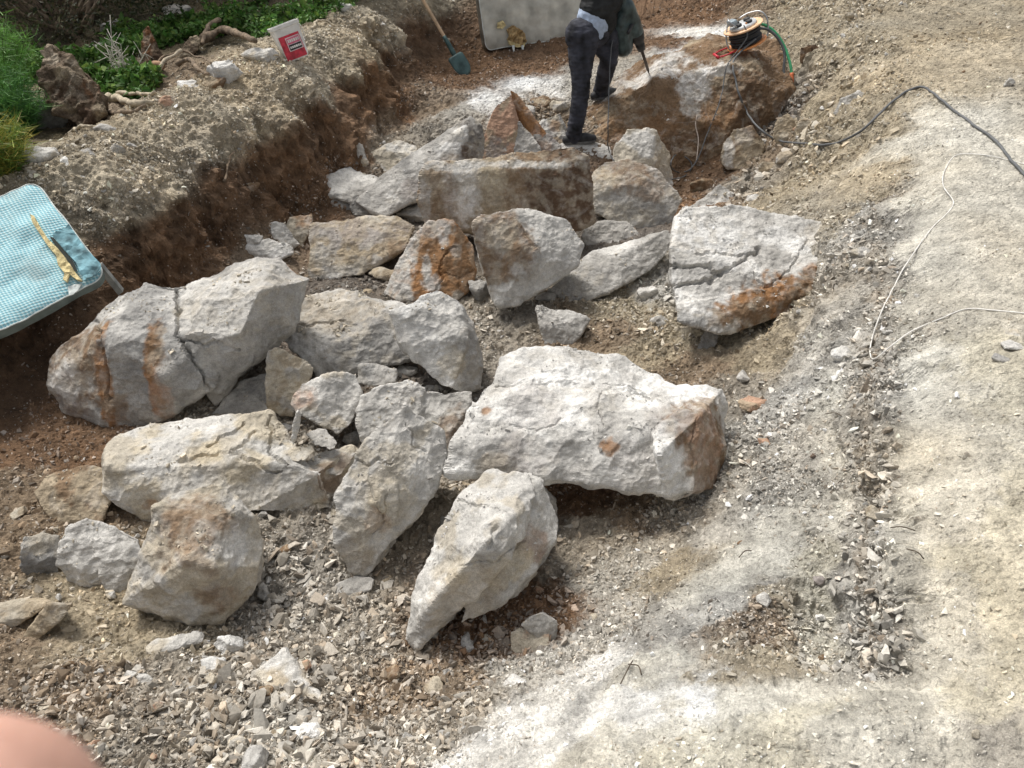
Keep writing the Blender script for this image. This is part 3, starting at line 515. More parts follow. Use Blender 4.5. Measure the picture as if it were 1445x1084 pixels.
rock('flat bluish white slab resting behind the cap of the huge boulder', (380,372), [[(345,352,.02),(352,338,.1),(380,336,.12),(412,348,.1),(414,358,.04),(395,368,0),(360,366,0)]], ('light','white'), name='slab', cat='boulder', facet=.6)
rock('thin rust-brown splinter lying on top of the huge boulder', (425,400), [[(385,362,.2),(392,364,.18),(415,382,.12),(432,396,.05),(424,396,.03),(400,382,.1)]], ('pink','brown'), name='splinter', cat='stone', lift=.55, drop=False, thick=.03, vox=.006)
rock('pink and tan triangular rock pointing up, behind the long upright block', (700,232),
     [[(676,230,.0),(680,198,.1),(690,170,.2),(700,148,.25),(721,134,.3),(732,170,.22),(728,200,.1),(720,236,0)]], ('pink','tan'), [(700,215,(.1,.2,.12),'mauve',.8)], lift=.02, facet=.4, vox=.008)
rock('grey layered face of rock under the two pointed rocks', (740,240), [[(700,236,.0),(715,200,.12),(732,172,.22),(750,190,.2),(772,225,.05),(770,240,0)]], ('grey','warm'), lift=0, name='rock', cat='rock')
rock('sharp orange blade of rock slanting down to the right of the pink point', (775,225), [[(721,129,.22),(729,131,.24),(750,162,.2),(766,183,.16),(794,222,.03),(768,230,.0),(742,190,.12),(727,165,.18)]], ('orange','pink'), name='shard', cat='boulder', lift=.02, drop=False, thick=.08, facet=.4, vox=.007)
rock('low mauve rock sloping behind the long block, left of the worker\'s front shoe', (770,232), [[(752,190,.12),(775,188,.15),(792,205,.1),(800,232,.0),(770,236,0)]], ('mauve','grey'), [(765,205,.08,'pink',.6)], name='rock', cat='rock')
rock('white and ochre rocks behind the worker\'s front leg', (790,200), [[(755,180,.06),(765,168,.12),(790,160,.15),(800,180,.1),(800,200,0),(770,195,.02)]], ('light','warm'), [(785,175,.06,'orange',.6)], name='rock', cat='rock')
rock('grey slab that the worker stands on with one shoe', (820,228), [[(783,212,.1),(795,198,.24),(835,200,.28),(860,205,.26),(868,222,.1),(850,236,0),(800,230,0)],], ('light','grey'), lift=.0, facet=.5)
rock('squat boulder with a brown top and grey layered front, below the upright one', (900,325),
     [[(832,262,.2),(836,240,.3),(852,228,.36),(890,226,.36),(930,242,.3),(964,280,.18),(955,300,.08),(940,325,.0),(905,326,0),(858,310,.02),(838,300,.06),(845,262,.16),(900,262,.14)]],
     ('grey','warm'), [(885,240,(.25,.3,.08),'brown',.8),(925,265,(.2,.2,.08),'brown',.6),(850,250,.12,'yellow',.5),(890,300,(.4,.2,.1),'slate',.7)], facet=.55)
rock('pale upright boulder with a shaded right face, right of the hanging cable', (905,262),
     [[(866,232,.05),(868,205,.12),(886,182,.2),(912,180,.22),(924,183,.22),(945,213,.2),(949,262,.06),(928,262,.0),(905,248,-.02),(866,240,.0),(918,220,.03)]],
     ('light','warm'), [(938,225,(.1,.2,.3),'tan',.7)], lift=.12, facet=.55)  # tan patch paints the shade of the right face
rock('low rounded grey stone in the shadow between the bigger boulders', (860,345), [[(820,335,.04),(826,318,.1),(850,311,.14),(885,312,.14),(904,330,.06),(890,348,0),(830,348,0)]], ('grey',), name='rock', cat='rock')
rock('long low grey boulder running up to the right beside the leaning block', (850,425),
     [[(776,412,.08),(800,385,.2),(832,358,.3),(898,336,.36),(942,324,.4),(951,342,.36),(918,382,.18),(868,408,.04),(832,425,0),(800,426,.0),(880,360,.22)]], ('light','grey'), [(830,400,(.3,.2,.08),'slate',.5)], facet=.55)
rock('large flat slab on the right, white topped and cracked, with a rust brown lower edge', (1010,468),
     [[(946,350,.4),(952,306,.64),(966,295,.7),(1032,292,.78),(1122,306,.8),(1178,318,.76),(1190,350,.6),(1184,385,.4),(1176,404,.3),(1110,402,.26),(1012,455,.04),(956,440,.08),(948,400,.22)],
      [(956,428,.1),(1012,452,.04),(1108,400,.26),(1172,398,.32),(1162,424,.26),(1052,464,.06),(1012,470,.0),(955,452,.02)]],
     ('light','grey','white'), [(1120,425,(.35,.3,.09),'orange',1),(1060,448,(.2,.2,.07),'brown',1),(1150,412,(.2,.2,.07),'brown',.9),(1000,330,(.35,.2,.1),'white',.7),(1160,330,.12,'tan',.4),(975,460,(.15,.1,.08),'slate',.8)], facet=.5, lift=.16,
     cracks=[([(944,376),(1000,376),(1016,386),(1045,372),(1072,352)],3.5,.035),([(1058,366),(1068,398),(1080,405),(1106,392)],2.5,.02),([(1140,340),(1108,388)],2.5,.018),([(985,360),(1060,358),(1072,350)],2.5,.015),([(950,402),(1005,396),(1016,386)],3.5,.035)])
rock('loose oblong chunk split from the left side of the large flat slab', (975,405), [[(944,388,.08),(950,378,.12),(1000,374,.14),(1017,383,.1),(1010,394,.04),(958,408,0),(946,400,.02)]], ('light',), name='rock', cat='rock', lift=.22)
rock('grey slab tip reaching up behind the large flat slab', (1000,292), [[(935,318,-.05),(985,285,.1),(1015,262,.2),(1036,272,.16),(1030,292,.04),(1000,300,0)]], ('grey','light'), name='rock', cat='rock', lift=.03)
rock('pointed dark grey stone at the front tip of the large flat slab', (1000,497), [[(985,494,.0),(992,470,.04),(1008,455,.07),(1016,470,.04),(1008,490,0)]], ('slate','grey'), name='stone', vox=.006)
rock('low yellowish stone left of the pointed one by the flat slab', (965,481), [[(945,474,.02),(952,462,.05),(975,460,.05),(992,470,.03),(985,480,0),(960,482,0)]], ('warm','yellow'), name='stone', vox=.006)
rock('flat grey triangular stone on the gravel between the leaning block and the white block', (790,488), [[(757,432,.16),(785,436,.16),(812,440,.15),(834,450,.1),(822,470,.04),(808,487,0),(768,487,0),(762,460,.05)]], ('grey','light'), name='rock', cat='rock', facet=.5)
rock('brown and white boulder tucked under the corner of the drilled rock', (1045,240), [[(1018,232,.0),(1020,200,.1),(1035,182,.16),(1060,177,.2),(1078,200,.14),(1076,228,.02),(1050,242,-.02),(1026,240,0)]], ('tan','brown'), [(1030,215,(.05,.2,.2),'white',.7),(1055,195,.08,'light',.4)])
rock('pale plate of stone lying on the slope right of the green hose', (1190,165), [[(1175,160,.02),(1185,140,.08),(1212,128,.12),(1222,135,.1),(1205,155,.02),(1188,166,0)]], ('light','grey'), name='rock', cat='rock')
rock('dark earthy rock on the slope behind the green hose', (1145,92), [[(1128,88,.0),(1130,68,.06),(1150,62,.08),(1163,72,.06),(1155,88,0),(1140,94,0)]], ('dkbrown','brown'), name='rock', cat='rock')
rock('lumpy clay-coloured rock on the slope below the green hose', (1110,205), [[(1090,195,.03),(1095,170,.1),(1112,158,.14),(1124,175,.1),(1122,205,0),(1100,210,0)]], ('tan','warm'), name='rock', cat='rock')
# the bedrock block that is being drilled
rock('huge brown bedrock block being drilled, with white powder on top and an orange front', (960,240),
     [[(800,150,.75),(830,128,1.0),(900,92,1.3),(985,58,1.6),(1060,45,1.6),(1095,58,1.4),(1112,85,1.0),(1118,130,.6),(1075,200,.3),(1030,235,.12),(960,240,.0),(900,225,.1),(850,205,.3),(812,190,.5),
       (868,152,.55),(930,128,.5),(985,100,.6),(1010,95,.55),(1060,88,.6)]],
     ('brown','tan','brown'), [(870,185,(.3,.3,.16),'orange',.5),(930,180,(.26,.3,.16),'orange',.4),(1010,150,(.14,.2,.2),'orange',.6),(1055,140,(.25,.3,.25),'dkbrown',.65),(985,120,(.14,.3,.16),'white',.8),(975,150,(.09,.2,.1),'light',.75),(1005,95,(.25,.15,.05),'white',.85),
      (930,100,(.5,.25,.1),'white',.8),(860,118,(.5,.25,.1),'white',.5),(985,200,(.3,.3,.1),'dkbrown',.6),(1060,80,(.25,.25,.08),'tan',.7),(900,150,(.4,.3,.06),'brown',.7)], cat='boulder', facet=1.1, rgh=2.2, vox=.011)
# ------------------------------------------------------------------ smaller stones the photograph shows one by one
def hull_pts(seed, n=22, flat=1.):
    r = np.random.default_rng(seed); p = r.normal(size=(n, 3)); p /= np.linalg.norm(p, axis=1)[:, None]
    p *= r.uniform(.72, 1., (n, 1)); m = r.normal(size=(2, 3))
    for a in m:                                             # a couple of flat broken faces
        a = a/np.linalg.norm(a); d = p @ a; k = d > .5; p[k] -= np.outer(d[k]-.5, a)
    p[:, 2] *= flat; return p
def pebble(label, px, py, w, h, pal=('grey',), seed=1, flat=.7, name='stone', cat='stone', rot=None, lift=0., stains_shade=(), group=None, facet=1.):
    A = hit(px, py+h*.32, lift); dist = np.linalg.norm(A-np.array([0, 0, CZ])); s = dist/F
    d = (CZ-A[2])/dist; hz = h*s/(d + .9*flat*math.sqrt(1-d*d))           # depth on the ground that fills the height in the picture
    p = hull_pts(seed, 24)*np.array([w*s/1.8, hz/1.8, flat*min(hz, w*s)/1.5])
    a = math.radians(rot if rot is not None else (seed*37) % 40-20); R = np.array([[math.cos(a), -math.sin(a), 0], [math.sin(a), math.cos(a), 0], [0, 0, 1]])
    p = p @ R.T + A + np.array([0, hz*.25, p[:, 2].max()*.45]); bm = bmesh.new(); hull_mesh(bm, p)
    size = float(max(w*s, hz)); vx = max(.0035, size/24)
    o = finish_rock(bm, name, vx, size, .8, pal, stains_shade, label, cat, group, seed*13+px, facet=facet)
    ROCKS.append((o, np.array([px, py]), label)); return o
rock('beige rough plate of stone leaning on the gravel at the bottom left', (440,1040), [[(362,948,.22),(402,915,.31),(413,940,.27),(440,972,.2),(456,984,.17),(472,1012,.09),(470,1048,0),(438,1052,-.01),(405,1010,.06),(380,980,.14)]], ('light','warm','tan'), name='slab', cat='stone', facet=.5, vox=.007)
rock('wide low tan rock sunk in the soil behind the notched pale stone', (110,745), [[(48,695,.1),(70,672,.17),(115,656,.22),(155,662,.2),(160,700,.1),(140,742,0),(85,745,0),(60,720,.04)]], ('tan','brown'), name='rock', cat='rock', facet=.6)
rock('thin tilted plate of stone lying at the left edge of the photo', (60,905), [[(24,908,.0),(52,872,.05),(68,850,.08),(103,850,.08),(86,876,.04),(48,908,0)]], ('tan','warm'), name='slab', cat='stone', facet=.4, vox=.006)
rock('layered tan rock cut by the left edge of the photo, behind the thin plate', (20,890), [[(-30,880,.0),(-20,856,.06),(20,846,.1),(66,843,.1),(74,850,.07),(44,872,.02),(10,890,0)]], ('tan','warm'), name='rock', cat='rock', facet=.6, vox=.007)
rock('square tan block like a half brick on the gravel in the foreground', (750,922), [[(720,917,.01),(722,893,.05),(735,887,.07),(770,883,.07),(776,888,.06),(774,915,0),(750,924,-.01),(727,922,0)]], ('warm','pink'), name='stone', vox=.005, facet=.3)
rock('grey plate leaning behind the square tan block', (775,905), [[(735,882,.0),(750,868,.03),(765,864,.04),(786,876,.03),(787,898,0),(778,914,-.02),(755,900,0)]], ('grey','warm'), name='stone', vox=.005, facet=.3)
rock('flat grey plate on the rubble below the leaning slab', (490,850), [[(454,846,.0),(470,826,.05),(500,812,.09),(528,816,.08),(524,832,.03),(490,850,0)]], ('grey',), name='slab', cat='stone', facet=.4, vox=.006)
rock('long narrow grey plate in front of the brown domed boulder', (395,888), [[(364,878,.02),(372,872,.05),(418,872,.05),(420,880,.01),(390,890,0),(372,890,0)]], ('grey','light'), name='slab', cat='stone', facet=.4, vox=.005)
for k, a in enumerate([
 ('white triangular stone beside the sharp shard in the foreground gravel',725,968,46,44,('white','light'),.8),
 ('sharp pale shard beside the white triangular stone',692,972,44,20,('light',),.5),
 ('rounded pale stone under the tip of the tilted boulder',656,912,30,32,('light','warm'),.8),
 ('rounded tan stone between the tilted boulder and the square block',686,903,24,22,('warm',),.8),
 ('whitish rock on the gravel just below the brown domed boulder',245,908,78,42,('light','warm'),.5),
 ('upright white stone right of the whitish rock below the domed boulder',318,912,40,44,('white','light'),.7),
 ('flat white rubble piece under the upright white stone',300,938,52,30,('white','light'),.5),
 ('white jagged stone near the bottom edge beside the beige plate',428,1036,46,52,('white','light'),.7),
 ('round tan stone near the bottom edge left of the white jagged one',387,1042,32,30,('tan',),.8),
 ('large tan cobble near the bottom edge of the gravel',341,1050,38,32,('warm','pink'),.8),
 ('greenish wedge of stone standing in the bottom left gravel',297,996,32,30,('warm','grey'),.9),
 ('blue-grey small stone in the gravel at the bottom left',275,1037,26,24,('grey',),.8),
 ('pale oblong stone lying in the gravel left of the greenish wedge',190,958,48,20,('light',),.5),
 ('pale flat stone at the left edge above the fingertip',48,1000,58,24,('warm','light'),.5),
 ('clay-brown lump in the soil left of the oblong stone',108,955,34,28,('tan','brown'),.6),
 ('grey angular flake in the rubble right of the domed boulder',420,800,38,24,('slate','grey'),.5),
 ('second grey flake touching the first one right of the domed boulder',450,803,34,26,('grey',),.5),
 ('upright grey stone against the right foot of the domed boulder',372,832,22,44,('grey','slate'),1.),
 ('pale oval stone at the foot of the domed boulder',371,866,18,13,('light',),.7),
 ('tan stone in the rubble under the tip of the leaning slab',545,822,26,30,('tan',),.8),
 ('white flake under the tip of the leaning slab',567,833,16,20,('white',),.6),
 ('brown pink cobble right of the white powdery block',1065,572,46,38,('pink','tan'),.6),
 ('white lump of stone on the slope below the brown pink cobble',1094,616,26,22,('white',),.8),
 ('small pale stone left of the white lump on the slope',1072,630,15,13,('light',),.8),
 ('dark flat stone sunk in the slope below the white lump',1153,643,20,12,('dkbrown','slate'),.4),
 ('grey chip on the soil below the rust brown edge of the flat slab',1085,462,34,20,('grey','pink'),.5),
 ('white stone on the sandy slope at the bottom right',1158,872,15,18,('white',),.8),
 ('violet-grey stone on the sandy slope at the bottom right',1155,818,18,18,('mauve',),.8),
 ('rust spotted stone in the crust near the bottom edge',1378,1036,14,14,('warm',),.6),
 ('grey cobble near the bottom edge under the white shard',630,1038,26,24,('grey','light'),.8),
 ('grey round stone beside the grey cobble near the bottom edge',657,1032,22,20,('grey',),.8),
 ('tan blocky stone near the bottom edge above the white crust',675,992,24,26,('tan','warm'),.8),
 ('long tan stone half buried left of the sharp shard',610,968,28,60,('tan','warm'),.5),
 ('white stone in front of the half buried tan stone',607,1000,30,20,('white','light'),.7),
 ('blue-grey flat stone near the wall of the terrace cluster',1413,506,24,18,('grey','slate'),.4),
 ('flat stone of the small cluster set in the terrace crust',1428,488,36,16,('light','grey'),.4),
 ('uppermost stone of the small cluster set in the terrace crust',1432,470,26,16,('warm','light'),.4),
 ('grey stone lying alone on the far terrace at the right edge',1424,119,14,12,('grey',),.8),
 ('grey cube-like stone on the far end of the floor below the shovel',603,118,14,9,('light',),.8),
 ('big pale lump of clay in the gully beside the terrace edge',1190,500,40,34,('light','white'),.7),
 ('crumbling grey lump in the gully under the white wire loop',1248,545,26,24,('grey','light'),.7),
 ('grey lump of clay in the upper gully beside the flat slab',1218,360,36,26,('grey','warm'),.7),
 ('dark grey lump where the gully is deepest by the flat slab',1215,385,22,20,('slate',),.8),
 ('brown stone poking from the slope near the gully foot',1048,768,18,14,('brown',),.5),
]):
    pebble(a[0], a[1], a[2], a[3], a[4], a[5], 11+k, a[6])
# stones along the top of the bank and in the weeds
for k, a in enumerate([
 ('large white rock on the bank between the roots and the bucket',315,104,46,44,('light','white'),.9,'rock'),
 ('brown rock lying in front of the large white rock on the bank',305,118,36,20,('brown','tan'),.6,'rock'),
 ('pale flat rock between the large white rock and the bucket',368,82,58,26,('light','warm'),.5,'rock'),
 ('white rock among the leaves left of the large white rock',262,122,36,20,('white','light'),.6,'rock'),
 ('orange tan rock where the gravel ridge meets the roots',235,146,32,28,('pink','warm'),.8,'rock'),
 ('pointed grey stone on the brown soil below the roots',147,183,32,24,('grey','slate'),.9,'stone'),
 ('pale yellow rock below the pointed grey stone',150,202,34,16,('warm','light'),.7,'stone'),
 ('white and black flecked stone near the top corner of the blue mattress',88,234,36,22,('white','grey'),.8,'stone'),
 ('low pale rock beside the flecked stone above the blue mattress',52,226,52,40,('light','warm'),.5,'rock'),
 ('grey stone on the ridge right of the flecked stone',124,222,32,20,('grey','light'),.8,'stone'),
 ('square grey stone on the ridge beside the grey one',163,214,24,26,('grey','warm'),.9,'stone'),
 ('yellowish flat stone on the ridge nearest the blue mattress',140,234,26,13,('yellow','warm'),.6,'stone'),
 ('pale flat stone in the bank behind the corner of the blue mattress',110,250,36,16,('light','tan'),.6,'stone'),
 ('light stone on the ridge between the square and the yellow rock',185,206,22,12,('light',),.7,'stone'),
 ('big dark grey boulder under the rotten stump',62,166,76,56,('slate','dark'),.8,'boulder'),
 ('pale lichen boulder in the dark bush, upper one',162,42,34,22,('grey','light'),.8,'boulder'),
 ('pale lichen boulder in the weeds, lower one',134,72,30,24,('light','grey'),.7,'boulder'),
 ('long pale rock in the green weeds at the top edge',248,14,46,18,('grey','light'),.5,'rock'),
 ('whitish stones at the top of the bank left of the shovel handle',485,12,26,14,('white','light'),.7,'stone'),
 ('buried tan stone in the upper slope of the bank above the huge boulder',230,250,34,22,('tan','warm'),.5,'stone'),
 ('brown clod stuck in the face of the bank over the huge boulder',350,262,32,28,('brown','tan'),.6,'stone'),
]):
    pebble(a[0], a[1], a[2], a[3], a[4], a[5], 71+k, a[6], name=a[7], cat='stone' if a[7] == 'stone' else a[7])

for k, a in enumerate([
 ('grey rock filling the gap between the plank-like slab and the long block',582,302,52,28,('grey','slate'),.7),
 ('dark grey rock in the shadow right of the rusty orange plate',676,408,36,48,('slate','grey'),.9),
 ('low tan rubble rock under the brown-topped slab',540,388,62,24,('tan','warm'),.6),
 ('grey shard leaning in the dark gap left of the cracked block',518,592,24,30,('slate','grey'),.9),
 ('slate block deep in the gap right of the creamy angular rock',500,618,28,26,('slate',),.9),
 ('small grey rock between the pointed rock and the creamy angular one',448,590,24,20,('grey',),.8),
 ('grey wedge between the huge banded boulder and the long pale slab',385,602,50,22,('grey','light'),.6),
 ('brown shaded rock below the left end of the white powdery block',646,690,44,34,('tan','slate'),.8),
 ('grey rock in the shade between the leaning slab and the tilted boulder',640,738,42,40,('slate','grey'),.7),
 ('clod of brown earth behind the worker beside the pink point',762,146,32,22,('brown','tan'),.8),
 ('grey rock under the edge of the white dust left of the worker',744,160,34,24,('grey','warm'),.8),
 ('tan rock directly left of the worker\'s knee',786,152,28,22,('warm','grey'),.8),
 ('chalky stone on the gravel left of the triangular grey stone',700,468,34,20,('light','grey'),.6),
 ('flat grey chip above the triangular grey stone',745,440,36,14,('grey',),.4),
 ('grey splintered rock left of the large flat slab, upper one',915,412,26,28,('light','grey'),.8),
 ('grey splintered rock left of the large flat slab, lower one',928,452,32,24,('grey','light'),.7),
 ('thin grey plate beneath the lower splintered rock',905,470,34,14,('grey','warm'),.4),
 ('brown rock in the dark hollow under the drilled block',990,262,42,26,('brown','tan'),.8),
 ('round tan rock in the loose soil below the black cable',1085,238,32,24,('tan','warm'),.8),
 ('grey rock in the loose soil right of the brown and white boulder',1110,222,30,24,('grey','tan'),.8),
 ('tan clod high on the slope under the black cable',1140,178,32,24,('tan','warm'),.8),
 ('angular grey rock behind the large flat slab on the slope',1065,282,30,18,('light','grey'),.7),
 ('whitish rock lying above the flat bluish slab by the bank',352,338,32,20,('light','white'),.6),
 ('small grey block on the flat-topped block near its back edge',455,418,40,16,('grey','warm'),.5),
 ('brown flaky rock between the flat-topped block and the brown-topped slab',515,410,44,16,('tan','brown'),.5),
 ('small pale rock resting against the upright whitish boulder',576,522,34,24,('light','grey'),.8),
 ('grey stone wedged under the upright whitish boulder',612,548,36,18,('slate','grey'),.7),
 ('pale slab corner sticking out between the plank-like slab and the cream boulder',505,262,34,24,('light','grey'),.7),
 ('grey flat rock at the left foot of the long grey boulder',770,420,34,22,('grey','slate'),.6),
 ('brown rock under the rust edge of the large flat slab',1130,440,36,20,('tan','brown'),.7),
]):
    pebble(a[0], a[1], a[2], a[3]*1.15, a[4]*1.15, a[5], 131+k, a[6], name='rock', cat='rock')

# ------------------------------------------------------------------ gravel
gpx = proj(gp).reshape(nr, NA, 2); infront = ((gp[:, 1]*CP-(gp[:, 2]-CZ)*SP) > .25).reshape(nr, NA)
e1 = gpx[:-1, 1:]-gpx[:-1, :-1]; e2 = gpx[1:, :-1]-gpx[:-1, :-1]; area = np.abs(e1[..., 0]*e2[..., 1]-e1[..., 1]*e2[..., 0])
c0 = gpx[:-1, :-1]; ok = infront[:-1, :-1] & infront[1:, 1:] & (c0[..., 0] > -260) & (c0[..., 0] < 1700) & (c0[..., 1] > -70) & (c0[..., 1] < 1300)
dens = gat[:, 0].reshape(nr, NA)[:-1, :-1]; gsz = gat[:, 1].reshape(nr, NA)[:-1, :-1]
clump = np.clip(.75+1.6*fbm(gp, .35, 4, 81), .08, 2.2).reshape(nr, NA)[:-1, :-1]
wgt = np.where(ok, np.minimum(area, 60)*dens**1.6*clump, 0).ravel(); wgt /= wgt.sum()
gn = gnorm(gp); flatidx = (np.arange(nr-1)[:, None]*NA+np.arange(NA-1)[None]).ravel()
def spots(n, rg, w=None):
    c = rg.choice(len(wgt), n, p=wgt if w is None else w); i = flatidx[c]; a, b = rg.random(n)[:, None], rg.random(n)[:, None]
    p = gp[i]*(1-a)*(1-b)+gp[i+1]*a*(1-b)+gp[i+NA]*(1-a)*b+gp[i+NA+1]*a*b
    return i, p
def rand_rot(n, rg, tilt=1.):
    q = rg.normal(size=(n, 4)); q[:, 1:3] *= tilt; q /= np.linalg.norm(q, axis=1)[:, None]; w, x, y, z = q.T
    return np.stack([np.stack([1-2*(y*y+z*z), 2*(x*y-z*w), 2*(x*z+y*w)], -1), np.stack([2*(x*y+z*w), 1-2*(x*x+z*z), 2*(y*z-x*w)], -1), np.stack([2*(x*z-y*w), 2*(y*z+x*w), 1-2*(x*x+y*y)], -1)], 1)
def hull_tri(p):
    bm = bmesh.new(); hull_mesh(bm, p); bmesh.ops.triangulate(bm, faces=bm.faces[:]); bm.verts.ensure_lookup_table(); bm.verts.index_update()
    v = np.array([x.co[:] for x in bm.verts]); f = np.array([[x.index for x in q.verts] for q in bm.faces]); bm.free(); return v, f
TPL = [hull_tri(hull_pts(500+k, 9+k % 4)*np.array([1.1, .85, .62 if k % 3 else .34])) for k in range(12)]
def scatter(n, rmin, rmax, pw, name, label, kind, seed, w=None, minpx=.55):
    rg = np.random.default_rng(seed); i, p = spots(n, rg, w); dist = np.linalg.norm(p-np.array([0, 0, CZ]), axis=1)
    lo = np.maximum(rmin, minpx*dist/F); u = rg.random(n); hi = np.maximum(rmax*gat[i, 1]**1.5, lo*1.3)
    r = (lo**-pw + u*(hi**-pw-lo**-pw))**(-1/pw)
    col = gcol[i]; g = rg.random((n, 1)); tone = rg.lognormal(.14, .30, (n, 1)); pale = np.array([.50, .485, .45]); brn = np.array([.22, .155, .10]); stone = col*(1-.5*g)+np.where(rg.random((n, 1)) < .72, pale, brn)*.5*g
    stone = np.clip(stone*tone, .03, .8)
    V, Fc, Cc = [], [], []; base = 0; tid = rg.integers(0, len(TPL), n)
    for t, (tv, tf) in enumerate(TPL):
        k = np.where(tid == t)[0]; R = rand_rot(len(k), rg, .55); sc = r[k][:, None, None]*(1+.3*rg.normal(size=(len(k), 1, 3))).clip(.5, 1.6)
        vv = np.einsum('nij,nvj->nvi', R, tv[None]*sc) + (p[k]+gn[i[k]]*(r[k]*.18)[:, None])[:, None]
        V.append(vv.reshape(-1, 3)); m = len(tv); Fc.append((tf[None]+(np.arange(len(k))*m)[:, None, None]+base).reshape(-1, 3)); base += m*len(k)
        Cc.append(np.repeat(stone[k], m, 0))
    o = mesh_np(name, np.concatenate(V), np.concatenate(Fc), M_gravel, np.concatenate(Cc)); tag(o, label, None, None, kind); return o
gw = np.where(ok, np.minimum(area, 60)*(.06+.94*dens), 0).ravel(); gw /= gw.sum()
scatter(140000, .0035, .022, 1.5, 'gravel', 'loose gravel and crushed limestone strewn over the pit and banks', 'stuff', 5, None, .9)
scatter(60000, .0018, .006, 2.2, 'grit', 'fine pale grit and crumbs on the trampled crust', 'stuff', 6, gw, .4)
# broken chips packed between the boulders and in the light heap at the bottom left
zone = np.zeros(len(wgt)); cc_ = c0.reshape(-1, 2); inb = (cc_[:, 0] > 250) & (cc_[:, 0] < 1150) & (cc_[:, 1] > 180) & (cc_[:, 1] < 1084)
def zadd(x, y, rx, ry, s): global zone; zone = zone + s*np.exp(-((cc_[:, 0]-x)/rx)**2-((cc_[:, 1]-y)/ry)**2)
for z_ in ((450,800,70,50,1),(520,840,60,30,1),(420,620,50,40,1.6),(540,540,60,30,1.4),(300,590,60,20,1),(650,460,60,30,.6),(420,440,60,20,1.2),(500,415,60,20,1),(930,430,35,60,1.3),(870,460,60,30,.6),(700,720,30,50,.8),(640,650,25,50,1),(700,880,80,40,.5),(350,980,90,50,.8),(300,1040,90,50,.5),
           (420,860,60,20,1),(840,310,60,20,.8),(960,270,40,30,.7),(1060,640,50,60,.7),(900,740,80,30,.5),(560,310,40,20,1),(480,390,60,14,1),(430,1060,60,30,1),(620,1000,70,50,.5),(1040,900,60,40,.4),(1225,500,30,200,.5),(1230,800,30,90,.5),(400,330,40,20,1),(780,180,50,20,1.2),(720,440,60,20,.6),(60,860,80,30,.4),(60,1000,80,50,.4)): zadd(*z_)
zw = np.where(ok.ravel(), np.minimum(area, 60).ravel()*zone, 0); zw /= zw.sum()
scatter(6500, .007, .032, 1.6, 'rubble', 'angular limestone chips packed between the boulders', 'stuff', 15, zw, 2.)
# ------------------------------------------------------------------ the larger loose stones, one object each
LM = [(200,500,'the huge banded boulder'),(300,660,'the long pale slab'),(270,790,'the brown domed boulder'),(135,790,'the notched pale stone'),(545,700,'the tall leaning slab'),(680,790,'the tilted long boulder'),(830,600,'the white powdery block'),
      (615,480,'the upright whitish boulder'),(480,460,'the flat-topped grey block'),(605,370,'the rusty orange plate'),(745,360,'the brown and grey leaning block'),(715,270,'the long brown-fronted block'),(600,230,'the plank-like slab'),(710,185,'the pink pointed rock'),
      (900,280,'the squat layered boulder'),(905,220,'the pale upright boulder'),(1070,380,'the large flat slab'),(860,380,'the long low boulder'),(795,460,'the triangular stone'),(960,140,'the drilled bedrock block'),(1045,210,'the brown and white boulder'),
      (655,100,'the shovel blade'),(740,60,'the stained grey mattress'),(60,350,'the blue mattress'),(405,65,'the bucket'),(1250,600,'the terrace edge'),(1230,420,'the wire loop'),(1110,110,'the green hose'),(750,905,'the square tan block'),(430,980,'the beige leaning plate'),
      (490,835,'the flat grey plate'),(1060,575,'the brown pink cobble'),(60,880,'the thin tilted plate'),(1180,150,'the pale plate on the slope'),(300,1000,'the greenish wedge stone'),(1000,930,'the white ledge'),(1200,260,'the black cable')]
pals = [('grey','light'),('warm','tan'),('light','white'),('brown','tan'),('slate','grey'),('pink','tan')]; pname = ['grey','tan','whitish','brown','dark grey','pinkish']
stone_me = {}
def stone_mesh(v, q):
    if (v, q) not in stone_me:
        r = np.random.default_rng(900+v*7); bm = bmesh.new(); hull_mesh(bm, hull_pts(900+v, 16)*np.array([1, .8, (.75, .45, .6)[v % 3]]))
        o = finish_rock(bm, 'stone', .085, 1.5, .35, pals[q], (), None, None, None, 900+v*11+q, facet=.7, origin=np.zeros(3)); me = o.data; bpy.data.objects.remove(o); stone_me[(v, q)] = me
    return stone_me[(v, q)]
rg = np.random.default_rng(77); wl = wgt*np.maximum(gat[flatidx, 1], .6)**3; wl /= wl.sum()
si, sp_ = spots(1500, rg, wl); spx = proj(sp_); used = []; labels = {}
keep = [(k, p, x) for k, p, x in zip(si, sp_, spx) if 5 < x[0] < 1440 and 5 < x[1] < 1080]
cnt = 0
